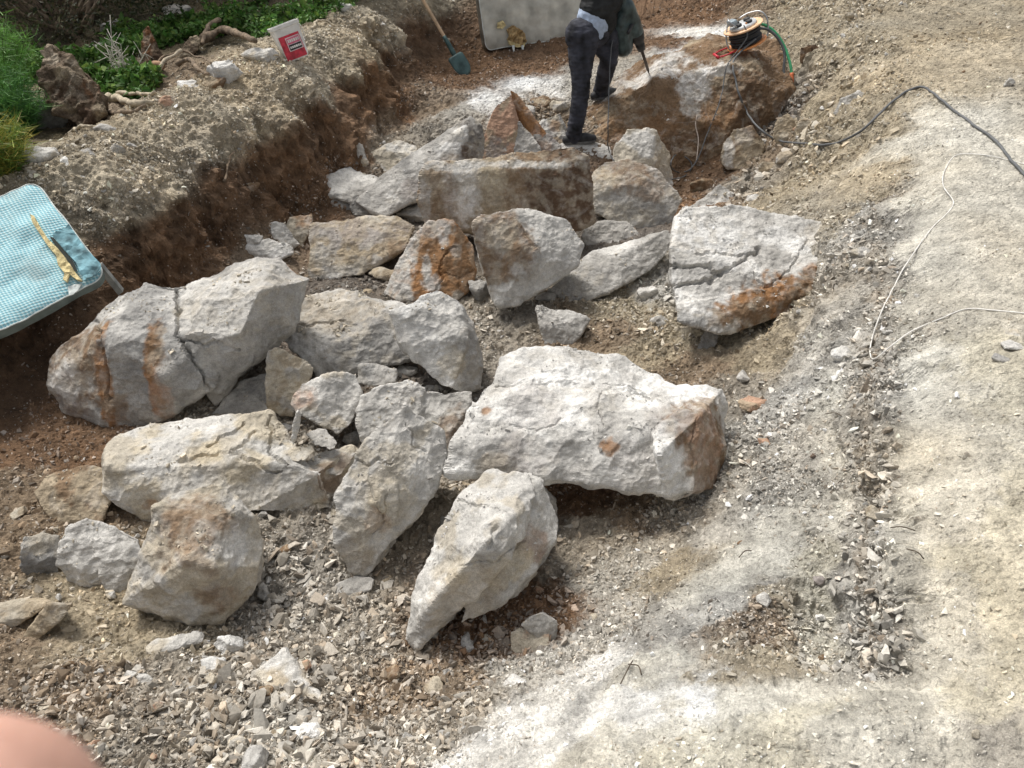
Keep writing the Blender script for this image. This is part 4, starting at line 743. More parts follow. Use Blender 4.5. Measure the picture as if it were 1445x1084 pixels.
for k, p, x in keep:
    if cnt >= 215: break
    dist = np.linalg.norm(p-np.array([0, 0, CZ])); r = min(.055, .016*rg.random()**-.33)*(.75+.35*gat[k, 1])
    if any((x[0]-a)**2+(x[1]-b)**2 < (c+r/dist*F)**2*1.2 for a, b, c in used): continue
    v, q = int(rg.integers(0, 7)), int(rg.choice(6, p=[.3, .2, .2, .14, .1, .06])); 
    lm = sorted(LM, key=lambda t: (t[0]-x[0])**2+(t[1]-x[1])**2*1.6)[0]; dx, dy = x[0]-lm[0], x[1]-lm[1]
    far = 'close ' if math.hypot(dx, dy) < 90 else ''
    rel = ('right of' if dx > 0 else 'left of') if abs(dx) > abs(dy)*1.2 else ('in front of' if dy > 0 else 'behind')
    form = ('angular', 'flat', 'blocky')[v % 3]; szn = 'small' if r < .022 else ('fist-sized' if r < .036 else 'big')
    lab = f'{szn} {pname[q]} {form} stone {far}{rel} {lm[2]}' if rel not in ('in front of', 'behind') or not far else f'{szn} {pname[q]} {form} stone just {rel} {lm[2]}'
    if lab in labels: continue
    labels[lab] = 1; used.append((x[0], x[1], r/dist*F)); cnt += 1
    o = bpy.data.objects.new('stone', stone_mesh(v, q)); COL.objects.link(o); o.scale = (r, r, r); o.location = p - np.array([0, 0, r*.25]); o.rotation_euler = (rg.normal()*.25, rg.normal()*.25, rg.random()*6.28)
    tag(o, lab, 'stone', 'loose stones scattered over the pit')

# crumbs lying on the tops of the boulders
def crumbs():
    rg = np.random.default_rng(91); Pp, Nn, Cc = [], [], []
    for o, px, lab in ROCKS[:60]:
        me = o.data; n = len(me.vertices); v = np.empty(n*3); me.vertices.foreach_get('co', v); nn_ = np.empty(n*3); me.vertices.foreach_get('normal', nn_); v = v.reshape(-1, 3); nn_ = nn_.reshape(-1, 3)
        k = np.where(nn_[:, 2] > .72)[0]
        if len(k) < 50: continue
        m = int(min(260, len(k)*(.05 if 'flat' in lab else .016))); w = np.clip(fbm(v[k]+np.array(o.location), .18, 3, 7)+.1, .001, 1)**2; s = rg.choice(k, m, p=w/w.sum())
        Pp.append(v[s]+np.array(o.location)); Cc.append(np.repeat(C['light' if 'white' in lab else 'warm'][None], m, 0))
    p = np.concatenate(Pp); c = np.concatenate(Cc)*rg.lognormal(0, .25, (len(p), 1)); r = .0035*rg.random(len(p))**-.42; r = np.minimum(r, .022); V, Fc, C2 = [], [], []; base = 0; tid = rg.integers(0, len(TPL), len(p))
    for t, (tv, tf) in enumerate(TPL):
        k = np.where(tid == t)[0]; R = rand_rot(len(k), rg, .4); vv = np.einsum('nij,nvj->nvi', R, tv[None]*r[k][:, None, None])+p[k][:, None]+np.array([0, 0, .002]); m = len(tv)
        V.append(vv.reshape(-1, 3)); Fc.append((tf[None]+(np.arange(len(k))*m)[:, None, None]+base).reshape(-1, 3)); base += m*len(k); C2.append(np.repeat(np.clip(c[k], .05, .75), m, 0))
    o = mesh_np('rubble_crumbs', np.concatenate(V), np.concatenate(Fc), M_gravel, np.concatenate(C2)); tag(o, 'small crumbs of broken stone lying on the boulder tops', None, None, 'stuff')
crumbs()
# ------------------------------------------------------------------ things people brought
_rocks = [r[0] for r in ROCKS]
def surf(px, py, lift=0.):
    d = Vector(rays(px, py)).normalized(); o = Vector((0, 0, CZ)); best = None
    ok, loc, n, i = M_g.ray_cast(o, d)
    if ok: best = loc
    for r in _rocks:
        l = r.location; sc = r.scale[0]
        if sc != 1: continue
        ok, q, n, i = r.ray_cast(o-l, d)
        if ok and (best is None or (q+l-o).length < (best-o).length): best = q+l
    if best is None: best = Vector(hit(px, py))
    return np.array(best) + np.array([0, 0, lift])
bpy.context.view_layer.update()
def basis(o, ex, ez):
    ez = np.array(ez, float); ez /= np.linalg.norm(ez); ex = np.array(ex, float); ex -= ez*(ex @ ez); ex /= np.linalg.norm(ex); ey = np.cross(ez, ex)
    return Matrix(((ex[0], ey[0], ez[0], o[0]), (ex[1], ey[1], ez[1], o[1]), (ex[2], ey[2], ez[2], o[2]), (0, 0, 0, 1)))
def ray_plane(px, py, o, n):
    d = rays(px, py); c = np.array([0, 0, CZ]); t = ((np.array(o)-c) @ n)/(d @ n); return c+d*t
M_black = plain('black_rubber', (.03, .03, .032), .6, bump=.2)
M_dgrey = plain('grey_cable_sheath', (.11, .115, .12), .6, bump=.2)
M_white = plain('white_plastic', (.72, .71, .68), .45, var=.12, scale=14)
M_orange = plain('orange_plastic', (.75, .30, .10), .45, var=.12)
M_red = plain('red_plastic', (.55, .03, .05), .4)
M_steel = plain('dull_steel', (.42, .43, .44), .35, .8, var=.15)
M_green = plain('green_hose_rubber', (.06, .33, .15), .5)
M_foam = plain('torn_yellow_foam', (.62, .52, .28), .95, var=.22, scale=40, bump=.8, dist=.008)
M_foamd = plain('dirty_brown_foam', (.42, .30, .15), .95, var=.3, scale=30, bump=.8, dist=.01)
M_piping = plain('white_piping', (.62, .66, .64), .8, var=.15)
def quilt_mat():
    m, t, b = mat_new('blue_quilted_ticking'); N = t.nodes.new; L = t.links.new
    tc = N('ShaderNodeTexCoord'); sp = N('ShaderNodeSeparateXYZ'); wq = N('ShaderNodeTexNoise'); wq.inputs['Scale'].default_value = 7; L(tc.outputs['Object'], wq.inputs['Vector']); wm = N('ShaderNodeVectorMath'); wm.operation = 'MULTIPLY_ADD'; wm.inputs[1].default_value = (.03, .03, 0); L(wq.outputs[1], wm.inputs[0]); L(tc.outputs['Object'], wm.inputs[2]); L(wm.outputs[0], sp.inputs[0])
    def mth(op, a, bb=None):
        n = N('ShaderNodeMath'); n.operation = op
        for k, q in enumerate((a, bb)):
            if q is None: continue
            if isinstance(q, (int, float)): n.inputs[k].default_value = q
            else: L(q, n.inputs[k])
        return n.outputs[0]
    K = 230
    s1 = mth('SINE', mth('MULTIPLY', mth('ADD', sp.outputs[0], mth('MULTIPLY', sp.outputs[1], .9)), K)); s2 = mth('SINE', mth('MULTIPLY', mth('SUBTRACT', sp.outputs[1], mth('MULTIPLY', sp.outputs[0], .62)), K))
    pr = mth('MULTIPLY', s1, s2); mr = N('ShaderNodeMapRange'); mr.inputs[1].default_value = -.45; mr.inputs[2].default_value = .45; L(pr, mr.inputs[0])
    mx = N('ShaderNodeMix'); mx.data_type = 'RGBA'; mx.inputs[6].default_value = (.20, .47, .56, 1); mx.inputs[7].default_value = (.56, .76, .78, 1); L(mr.outputs[0], mx.inputs[0])
    no = N('ShaderNodeTexNoise'); no.inputs['Scale'].default_value = 3.2; no.inputs['Detail'].default_value = 5; L(tc.outputs['Object'], no.inputs['Vector'])
    r2 = N('ShaderNodeMapRange'); r2.inputs[1].default_value = .55; r2.inputs[2].default_value = .72; r2.inputs[4].default_value = .55; L(no.outputs[0], r2.inputs[0])
    m2 = N('ShaderNodeMix'); m2.data_type = 'RGBA'; L(r2.outputs[0], m2.inputs[0]); L(mx.outputs[2], m2.inputs[6]); m2.inputs[7].default_value = (.26, .24, .2, 1)
    L(m2.outputs[2], b.inputs['Base Color']); b.inputs['Roughness'].default_value = .8
    bp = N('ShaderNodeBump'); bp.inputs['Strength'].default_value = .6; bp.inputs['Distance'].default_value = .006; L(mr.outputs[0], bp.inputs['Height']); L(bp.outputs[0], b.inputs['Normal'])
    return m
def mattress(name, label, o, ex, n, w, h, th, mat, edge, sag=.012, seed=1, pipe=True):
    """lies in its own frame: x along the bottom edge, y up the face, z out of the face"""
    root = empty(name, tuple(o)); M = basis(o, ex, n); root.matrix_world = M; tag(root, label, 'mattress')
    nu, nv = 90, 60; cr = .07; V = []; 
    def outline(u, v):          # square with rounded corners
        x, y = u*w, v*h
        for cx_, cy_, sx, sy in ((cr, cr, -1, -1), (w-cr, cr, 1, -1), (cr, h-cr, -1, 1), (w-cr, h-cr, 1, 1)):
            if (x-cx_)*sx > 0 and (y-cy_)*sy > 0:
                dx, dy = x-cx_, y-cy_; mx_ = max(abs(dx), abs(dy)); r = math.hypot(dx, dy)
                if r > 0: x, y = cx_+dx*mx_/r, cy_+dy*mx_/r
        return x, y
    g = [outline(i/nu, j/nv) for j in range(nv+1) for i in range(nu+1)]; g = np.array(g); p3 = np.c_[g, np.zeros(len(g))]
    edge_d = np.minimum.reduce([g[:, 0], w-g[:, 0], g[:, 1], h-g[:, 1]])
    z = sag*fbm(p3+seed*3, .35, 3, seed) + .4*sag*fbm(p3, .08, 2, seed+2) + .018*(np.sqrt(np.clip(edge_d/.06, 0, 1))-1)
    wob = .015*fbm(p3+9, .3, 2, seed+5); top = np.c_[g[:, 0]+wob*(edge_d < .02), g[:, 1]+wob, z]; bot = np.c_[g[:, 0]+wob*(edge_d < .02), g[:, 1]+wob, -th-z*.5]
    I = np.arange((nu+1)*(nv+1)).reshape(nv+1, nu+1); ft = np.stack([I[:-1, :-1], I[:-1, 1:], I[1:, 1:], I[1:, :-1]], -1).reshape(-1, 4)
    rim = list(I[0, :])+list(I[1:, -1])+list(I[-1, :-1][::-1])+list(I[1:-1, 0][::-1])
    f_top = mesh_np('cover', top, ft, mat, smooth=True, parent=root)
    k = len(rim); sv = np.concatenate([top[rim], top[rim]*[1, 1, 0]+np.array([0, 0, -th*.5]), bot[rim], bot]); sf = []
    for r_ in range(2):
        for i in range(k): sf.append((r_*k+i, r_*k+(i+1) % k, (r_+1)*k+(i+1) % k, (r_+1)*k+i))
    sf = [tuple(q[::-1]) for q in sf] + [tuple(int(a)+3*k for a in q[::-1]) for q in ft]
    mesh_np('side_band', sv, sf, edge, smooth=True, parent=root)
    if pipe:
        mb = MB(); rp = top[rim]+np.array([0, 0, .001]); mb.tube(np.concatenate([rp, rp[:1]]), .0042, 6); mb.build('piping', M_piping, root)
    return root, M
def sheet(pts, M, name, mat, parent, th=.01, off=.004, bulge=.008, seed=0):
    """a ragged flat piece (outline given in the photograph) lying on a mattress, with its own thickness"""
    n = np.array(M.col[2][:3]); o = np.array(M.translation)+n*off; Mi = M.inverted(); v = []
    for a, b in pts: v.append(np.array(Mi @ Vector(ray_plane(a, b, o, n))))
    bm = bmesh.new(); vs = [bm.verts.new((q[0], q[1], off)) for q in v]; f = bm.faces.new(vs); f.normal_update()
    if f.normal.z < 0: bmesh.ops.reverse_faces(bm, faces=[f])
    bmesh.ops.triangulate(bm, faces=[f]); bmesh.ops.subdivide_edges(bm, edges=bm.edges[:], cuts=3, use_grid_fill=True)
    r = bmesh.ops.extrude_face_region(bm, geom=bm.faces[:]); tv = [e for e in r['geom'] if isinstance(e, bmesh.types.BMVert)]
    q = np.array([x.co[:] for x in tv]); d = fbm(q, .03, 3, seed)*bulge
    for x, dd in zip(tv, d): x.co.z += th+dd
    me = bpy.data.meshes.new(name); bmesh.ops.recalc_face_normals(bm, faces=bm.faces[:]); bm.to_mesh(me); bm.free(); me.materials.append(mat); ob = bpy.data.objects.new(name, me); COL.objects.link(ob); ob.parent = parent
    return ob
# blue mattress lying over the edge of the bank
A1 = P(150, 386, .60); B1 = P(50, 252, .93); C1 = P(0, 464, .50); exm = (C1-A1)/np.linalg.norm(C1-A1); ev = B1-A1; nrm1 = np.cross(ev, exm); nrm1 /= np.linalg.norm(nrm1)
if nrm1[2] < 0: nrm1 = -nrm1
hh = float(np.linalg.norm(ev-exm*(ev @ exm))); 
root, Mm = mattress('mattress', 'torn light blue quilted mattress hanging over the edge of the bank at the left', A1+exm*0-0, -exm, nrm1, 1.9, hh, .09, quilt_mat(), plain('blue_grey_border', (.17, .21, .20), .8, var=.25, scale=12), .022, 3)
# the frame above runs to the right of its origin: shift it so that the torn corner is at A1
root.matrix_world = Mm @ Matrix.Translation((-1.9, 0, 0)); Mm = root.matrix_world.copy()
yy_ = np.array(Mm.col[1][:3])
if yy_ @ ev < 0: root.matrix_world = Mm @ Matrix.Translation((0, -hh, 0)); Mm = root.matrix_world.copy()
sheet([(43,304),(49,306),(58,322),(68,338),(82,352),(97,370),(106,384),(117,398),(110,397),(99,388),(96,400),(90,396),(92,387),(83,376),(80,362),(68,348),(56,330),(47,316)], Mm, 'torn_foam', M_foam, root, .012, .008, .01, 4)
sheet([(70,334),(76,336),(96,360),(104,370),(110,385),(104,380),(92,364),(80,350)], Mm, 'slit_shade', plain('painted_slit_shade', (.03, .035, .03), .9), root, .004, .016, 0, 4)  # near-black sheet laid on the cover stands in for shade inside the tear
sheet([(74,333),(86,324),(98,318),(108,332),(122,352),(142,372),(143,382),(130,392),(118,396),(108,372),(92,354)], Mm, 'torn_flap', plain('stained_blue_cloth', (.17, .33, .38), .8, var=.45, scale=16), root, .006, .014, .012, 6)
sheet([(96,405),(104,402),(116,401),(110,410),(104,416),(98,418)], Mm, 'rag', M_piping, root, .004, .0, .004, 6)
fl = MB(); q0 = P(141, 372, .58); q1 = P(171, 410, .40)
s_ = np.array([.012, .0, .008]); fl.add([q0-s_*1.2, q0+s_*1.2, q1+s_*1.5, q1-s_*1.1, q0-s_*1.2-[0, .02, .01], q0+s_*1.2-[0, .02, .01], q1+s_*1.5-[0, .02, .01], q1-s_*1.1-[0, .02, .01]], [(0, 1, 2, 3), (7, 6, 5, 4), (0, 4, 5, 1), (1, 5, 6, 2), (2, 6, 7, 3), (3, 7, 4, 0)])
o_ = fl.build('strap', plain('grey_webbing', (.34, .35, .33), .85, var=.3, scale=20), None, smooth=False); o_.parent = root; o_.matrix_parent_inverse = Mm.inverted()
# grey mattress leaning against the far wall of the pit
A2 = surf(686, 79); B2 = surf(850, 48); ex2 = B2-A2; ex2[2] = .05; n2 = np.cross(ex2, np.array([-.08, .22, 1.])); n2 /= np.linalg.norm(n2)
if n2[1] > 0: n2 = -n2
root2, M2_ = mattress('mattress', 'stained grey white mattress with a torn belly, leaning at the far end of the pit', A2+np.array([0, .02, .05]), ex2, n2, 1.45, 1.0, .14, plain('stained_grey_ticking', (.52, .515, .46), .85, var=.26, scale=5, bump=.3, bscale=9, dist=.02), plain('dirty_border', (.17, .15, .12), .9, var=.3, scale=12), .02, 8)
if np.array(M2_.col[1][:3])[2] < 0: root2.matrix_world = M2_ @ Matrix.Translation((0, -1., 0)); M2_ = root2.matrix_world.copy()
sheet([(702,32),(709,29),(713,36),(708,41),(701,40)], M2_, 'foam_lump', M_foam, root2, .02, .01, .015, 2)
sheet([(714,42),(722,36),(730,40),(737,44),(741,52),(740,62),(732,65),(722,62),(715,56),(718,50)], M2_, 'torn_foam', M_foamd, root2, .03, .01, .05, 3)
sheet([(716,57),(724,60),(733,63),(740,60),(738,66),(728,67),(718,63)], M2_, 'torn_edge', M_foam, root2, .035, .02, .02, 5)
mb = MB()
for a, b in (((724, 64), (726, 79)), ((737, 64), (739, 79))): mb.tube([ray_plane(*a, np.array(M2_.translation)+n2*.05, n2), ray_plane(*b, np.array(M2_.translation)+n2*.05, n2)], [.018, .004], 6)
o_ = mb.build('hanging_rag', M_piping, None); o_.parent = root2; o_.matrix_parent_inverse = M2_.inverted()

# shovel standing in the soil
g0 = surf(657, 104); top = PY(553, -75, g0[1]+.32); dz = top-g0; ln = float(np.linalg.norm(dz)); Ms = basis(g0, (1, -.15, 0), dz) @ Matrix.Rotation(math.radians(38), 4, 'Z')
sh = empty('shovel', (0, 0, 0)); sh.matrix_world = Ms; tag(sh, 'shovel with a pale wooden shaft and dark green blade standing by the far bank', 'shovel')
mb = MB(); mb.tube([(0, 0, .30), (.004, .004, .7), (-.003, 0, 1.1), (0, 0, ln)], [.017, .0155, .0155, .0165], 12, 5); mb.build('shaft', plain('worn_wood_shaft', (.52, .37, .24), .7, var=.2, scale=12), sh)
M_blade = plain('dark_green_steel', (.055, .10, .10), .5, .2, var=.3, scale=14)
mb = MB(); mb.tube([(0, 0, .40), (0, 0, .30), (0, .006, .22), (0, .01, .16)], [.019, .023, .026, .012], 12, 3); mb.build('socket', M_blade, sh)
V = []; nu, nv = 14, 12
for j in range(nv+1):
    t = j/nv; z = .20-t*.22; hw = .088 if t < .45 else .088*math.sqrt(max(0, 1-((t-.45)/.58)**2)); hw *= 1 if t > .06 else .8
    for i in range(nu+1):
        u = i/nu*2-1; V.append((u*hw, -.03*(1-u*u)*(1-.6*t)+.012-.035*t, z))
I = np.arange(len(V)).reshape(nv+1, nu+1); fq = np.stack([I[:-1, :-1], I[:-1, 1:], I[1:, 1:], I[1:, :-1]], -1).reshape(-1, 4)
bl = mesh_np('blade', V, fq, M_blade, smooth=True, parent=sh); sm_ = bl.modifiers.new('s', 'SOLIDIFY'); sm_.thickness = .004
rimv = [V[k] for k in list(I[nv//2:, 0])+list(I[-1, 1:])+list(I[nv//2:-1, -1][::-1])]; mb = MB(); mb.tube(rimv, .0035, 6); mb.build('blade_edge', M_steel, sh)

# bucket
gb = surf(417, 86, .0); axb = np.array([-.30, .10, .95]); Mb = basis(gb+np.array([0, .06, .0]), (1, .5, .25), axb)
bk = empty('bucket', (0, 0, 0)); bk.matrix_world = Mb; tag(bk, 'white plastic tub with a red label, tilted on top of the bank', 'bucket')
def tubring(hw, z, n=6, r=.03):
    o = []
    for cx_, cy_, a0 in ((hw-r, hw-r, 0), (-hw+r, hw-r, 90), (-hw+r, -hw+r, 180), (hw-r, -hw+r, 270)):
        for k in range(n+1): a = math.radians(a0+90*k/n); o.append((cx_+r*math.cos(a), cy_+r*math.sin(a), z))
    return o
rings = [tubring(.085, 0), tubring(.092, .02), tubring(.108, .235), tubring(.116, .24), tubring(.116, .262), tubring(.108, .262), tubring(.1, .24), tubring(.085, .02)]
k = len(rings[0]); V = [q for r_ in rings for q in r_]; Fq = [(a*k+i, a*k+(i+1) % k, (a+1)*k+(i+1) % k, (a+1)*k+i) for a in range(len(rings)-1) for i in range(k)]+[tuple(range(k-1, -1, -1)), tuple(7*k+i for i in range(k))]
mesh_np('tub', V, Fq, M_white, parent=bk)
def panel(x0, x1, z0, z1, d, th=.0015):   # on the front (-y) wall, which leans outward
    f = lambda z: -(.092+(.108-.092)*(z-.02)/.215)-d
    v = [(x0, f(z0), z0), (x1, f(z0), z0), (x1, f(z1), z1), (x0, f(z1), z1)]; v += [(a, b+th, c) for a, b, c in v]
    return v, [(0, 1, 2, 3), (7, 6, 5, 4), (0, 4, 5, 1), (1, 5, 6, 2), (2, 6, 7, 3), (3, 7, 4, 0)]
mb = MB(); mb.add(*panel(-.088, .075, .01, .185, .003)); lb = mb.build('label', plain('red_label', (.50, .035, .06), .5, var=.35, scale=22), bk, False)
mb = MB(); mb.add(*panel(-.042, .07, .068, .168, .006)); mb.build('label_frame', plain('pink_white_print', (.75, .62, .64), .5), lb, False)
mb = MB(); mb.add(*panel(-.036, .064, .118, .162, .0085)); mb.build('label_panel', plain('rose_print', (.68, .16, .26), .5), lb, False)
mb = MB(); mb.add(*panel(-.036, .064, .074, .114, .0085)); mb.build('label_band', M_black, lb, False)
for x, wd in ((-.03, .012), (-.015, .013), (.001, .012), (.016, .015), (.034, .012), (.049, .011)):
    mb = MB(); mb.add(*panel(x, x+wd, .086, .102, .011)); mb.build('letter', M_white, lb, False)
    mb = MB(); mb.add(*panel(x, x+wd*.9, .130, .152, .011)); mb.build('letter', M_white, lb, False)

mb = MB(); mb.tube([(.116, 0, .24), (.125, -.03, .20), (.122, -.02, .13), (.12, .03, .10), (.12, .07, .15), (.117, .05, .24)], .003, 6, 5); mb.build('handle', M_white, bk)

# cable reel on the drilled block
gr_ = surf(1054, 76); axr = np.array([-.38, .04, .93]); Mr = basis(gr_+np.array([0, .06, .075]), (1, .25, .3), axr)
rl = empty('cable_reel', (0, 0, 0)); rl.matrix_world = Mr; tag(rl, 'orange and black cable reel with a steel frame and red foot on the drilled block', 'cable reel')
def ring(mb, R, r, z, n=32): mb.tube([(R*math.cos(2*math.pi*k/n), R*math.sin(2*math.pi*k/n), z) for k in range(n+1)], r, 8)
for z in (.0, .15):
    mb = MB(); mb.lathe([(.03, z-.003), (.158, z-.004), (.168, z-.009), (.176, z), (.168, z+.009), (.158, z+.004), (.03, z+.004)], 40); mb.build('flange', M_orange if z == 0 else plain('cream_orange_flange', (.78, .50, .30), .45), rl)
mb = MB(); mb.lathe([(.05, .0), (.05, .15)], 24); mb.build('drum', M_black, rl)
mb = MB(); pts = []
for k in range(8*26): a = 2*math.pi*k/26; lay = .112+.014*math.sin(k*.05+1); pts.append((lay*math.cos(a), lay*math.sin(a), .014+.122*abs(((k/26/3.9) % 2)-1)))
for k in range(6): ring(mb, .128+.006*math.sin(k*2.3), .0105, .018+.0225*k)
mb.tube(pts, .009, 8); mb.build('wound_cable', M_black, rl)
mb = MB(); mb.lathe([(.02, .155), (.118, .155), (.122, .160), (.116, .178), (.02, .180)], 32); fc = mb.build('socket_plate', plain('grey_white_plastic', (.55, .57, .58), .4, var=.2), rl)
for a in (.5, 2.1, 3.7, 5.3):
    mb = MB(); mb.lathe([(.004, .176), (.026, .176), (.03, .182), (.028, .199), (.02, .2), (.004, .19)], 16, Matrix.Translation((.065*math.cos(a), .065*math.sin(a), 0))); mb.build('socket_cap', M_black, fc)
mb = MB(); mb.box((.02, -.06, .184), (.04, .02, .012), bev=.003); mb.build('switch', M_orange, fc)
mb = MB(); mb.tube([(.04, .15, .19), (.13, .13, .20), (.205, .06, .19), (.225, .0, .13), (.215, -.01, .04), (.19, -.02, -.01), (.12, -.03, -.02), (.0, 0, -.02)], .0075, 8, 5); mb.tube([(-.1, -.10, .20), (-.14, -.06, .26), (-.12, .0, .27), (-.10, .08, .21), (-.17, .02, .1), (-.15, .0, -.01), (0, 0, -.02)], .0065, 8, 5); mb.build('frame', M_steel, rl)
mb = MB(); mb.box((-.10, -.02, .23), (.06, .10, .05), bev=.012); mb.build('plug_box', plain('blue_grey_plastic', (.30, .36, .40), .35, var=.3), rl)
mb = MB(); mb.tube([(-.14, .06, .02), (-.24, .05, .03), (-.305, .03, .03)], .007, 8, 3); mb.tube([(-.14, -.08, .01), (-.24, -.08, .01), (-.305, -.07, .02)], .007, 8, 3); mb.tube([(-.305, .035, .03), (-.31, -.075, .02)], .012, 10); mb.build('red_foot', M_red, rl)

# cables, hoses and wires
def cable(name, label, pts, rad, mat, cat='cable', n=8, sub=8, parts=()):
    path = [p if len(p) == 3 and not isinstance(p, tuple) else np.array(p) for p in pts]
    if parts:
        root = empty(name, tuple(path[0])); tag(root, label, cat)
        for nm, a, b, mt, rr in parts:
            mb = MB(); cc = catmull(path, sub); m = len(cc)-1; mb.tube(cc[int(a*m):int(b*m)+1]-path[0], rr, n); mb.build(nm, mt, root)
        return root
    cc = catmull(path, sub); o = path[0]; cc = cc + (rad*.8)*np.stack([fbm(cc, .12, 2, 3), fbm(cc, .12, 2, 5), fbm(cc, .12, 2, 7)*.3], 1)
    v, f = tube_np(cc-o, rad, n); ob = mesh_np(name, v, f, mat, smooth=True); ob.location = o; tag(ob, label, cat); return ob
S = lambda a, b, l=.01: surf(a, b, l)
def between(a, b, k, dzs): return [a+(b-a)*t+np.array([0, 0, dzs*math.sin(math.pi*t)]) for t in np.linspace(0, 1, k+2)[1:-1]]
rc = np.array(Mr @ Vector((.12, .0, .1))); gend = surf(1117, 137)
hp = [PY(1066, 33, rc[1]+.05), PY(1080, 36, rc[1]+.04), PY(1095, 47, rc[1]+.0), PY(1107, 66, rc[1]-.06), PY(1114, 86, rc[1]-.14), PY(1117, 103, rc[1]-.2), PY(1118, 122, rc[1]-.26), PY(1117, 137, rc[1]-.3)]
cable('hose', 'green hose with an orange and yellow end, arching off the drilled block', hp, .012, M_green, 'hose', 10, 6, (('hose_body', 0, .74, M_green, .0125), ('orange_sleeve', .73, .86, plain('orange_tape', (.62, .17, .07), .5), .0155), ('yellow_tip', .85, 1, plain('yellow_green_rubber', (.42, .38, .10), .5), .014)))
hp = [PY(1068, 40, rc[1]+.02), PY(1084, 42, rc[1]), PY(1099, 56, rc[1]-.03), PY(1107, 75, rc[1]-.09), PY(1106, 98, rc[1]-.16), PY(1107, 118, rc[1]-.22), PY(1112, 136, rc[1]-.28)]
cable('hose', 'dark grey hose with a red end, hanging behind the green hose', hp, .012, M_dgrey, 'hose', 10, 6, (('hose_body', 0, .78, M_dgrey, .012), ('red_sleeve', .77, .95, plain('red_orange_tape', (.55, .10, .06), .5), .015), ('white_tip', .94, 1, M_white, .011)))
Rr = lambda x, y, z: np.array(Mr @ Vector((x, y, z)))
cable('cable', 'thick black cable from the reel, sagging past the brown boulder and crossing the terrace', [Rr(.02, -.15, .05), S(1036,88,.04), S(1033,108,.06), S(1037,125,.06), S(1042,145,.06), S(1052,168,.06), S(1070,190,.05), S(1100,202,.02), S(1135,208,.03), S(1168,210,.03), S(1200,199,.03), S(1228,178,.03), S(1250,155,.025), S(1275,135,.02), S(1300,127,.02), S(1322,140,.015), S(1345,158,.012), S(1372,178,.012), S(1402,200,.012), S(1425,228,.012), S(1450,255,.012), S(1490,300)], .0085, M_dgrey)
cable('cable', 'thin grey cable hanging down the front of the drilled block', [Rr(-.05, -.13, .2), Rr(-.06, -.17, .1), S(1032,88,.04), S(1025,100,.05), S(1021,116,.05), S(1018,138,.05), S(1010,165,.05), S(1000,188,.05), S(992,210,.05), S(984,228,.03), S(972,243,.02), S(955,246,.02), S(946,236,.02), S(953,222,.02), S(968,226,.02), S(976,238,.02), S(966,250,.01), S(948,255)], .0055, M_dgrey)
cable('wire', 'short whitish wire dangling on the front of the drilled block', [S(983,165), S(981,180,.02), S(985,198,.02), S(984,215,.02), S(982,230,.015)], .005, plain('dirty_white_wire', (.5, .42, .36), .6), 'wire')
cable('wire', 'thin white wire looping over the terrace edge and the gully', [S(1470,240,.006), S(1425,228,.006), S(1385,220,.006), S(1350,220,.006), S(1335,237,.006), S(1330,262,.006), S(1345,290,.006), S(1318,320,.006), S(1298,345,.006), S(1275,380,.008), S(1257,415,.02), S(1240,450,.03), S(1228,485,.03), S(1226,505,.02), S(1232,512,.02), S(1255,496,.03), S(1285,473,.02), S(1330,450,.006), S(1362,438,.006), S(1405,440,.006), S(1480,448,.006)], .003, plain('white_wire', (.72, .70, .66), .5), 'wire')
for k, pts in enumerate([[(1255,748),(1270,750),(1290,752)],[(1278,778),(1292,786),(1302,792)],[(1042,790),(1050,783),(1060,780)],[(892,935),(885,950),(875,968)],[(886,940),(900,945),(905,955)],[(1163,587),(1175,588),(1186,589)]]):
    ob = cable('twig', ('dark twig sticking out of the deepest part of the gully', 'thin root bent over the terrace edge', 'dry stem on the sandy slope left of the gully', 'dry forked root lying at the white ledge', 'side stem of the dry root at the white ledge', 'short black twig in the gully below the wire loop')[k], [S(a, b, .01+.01*(i == 1)) for i, (a, b) in enumerate(pts)], .002, plain('dark_twig', (.09, .07, .05), .9), 'twig', 5, 4)
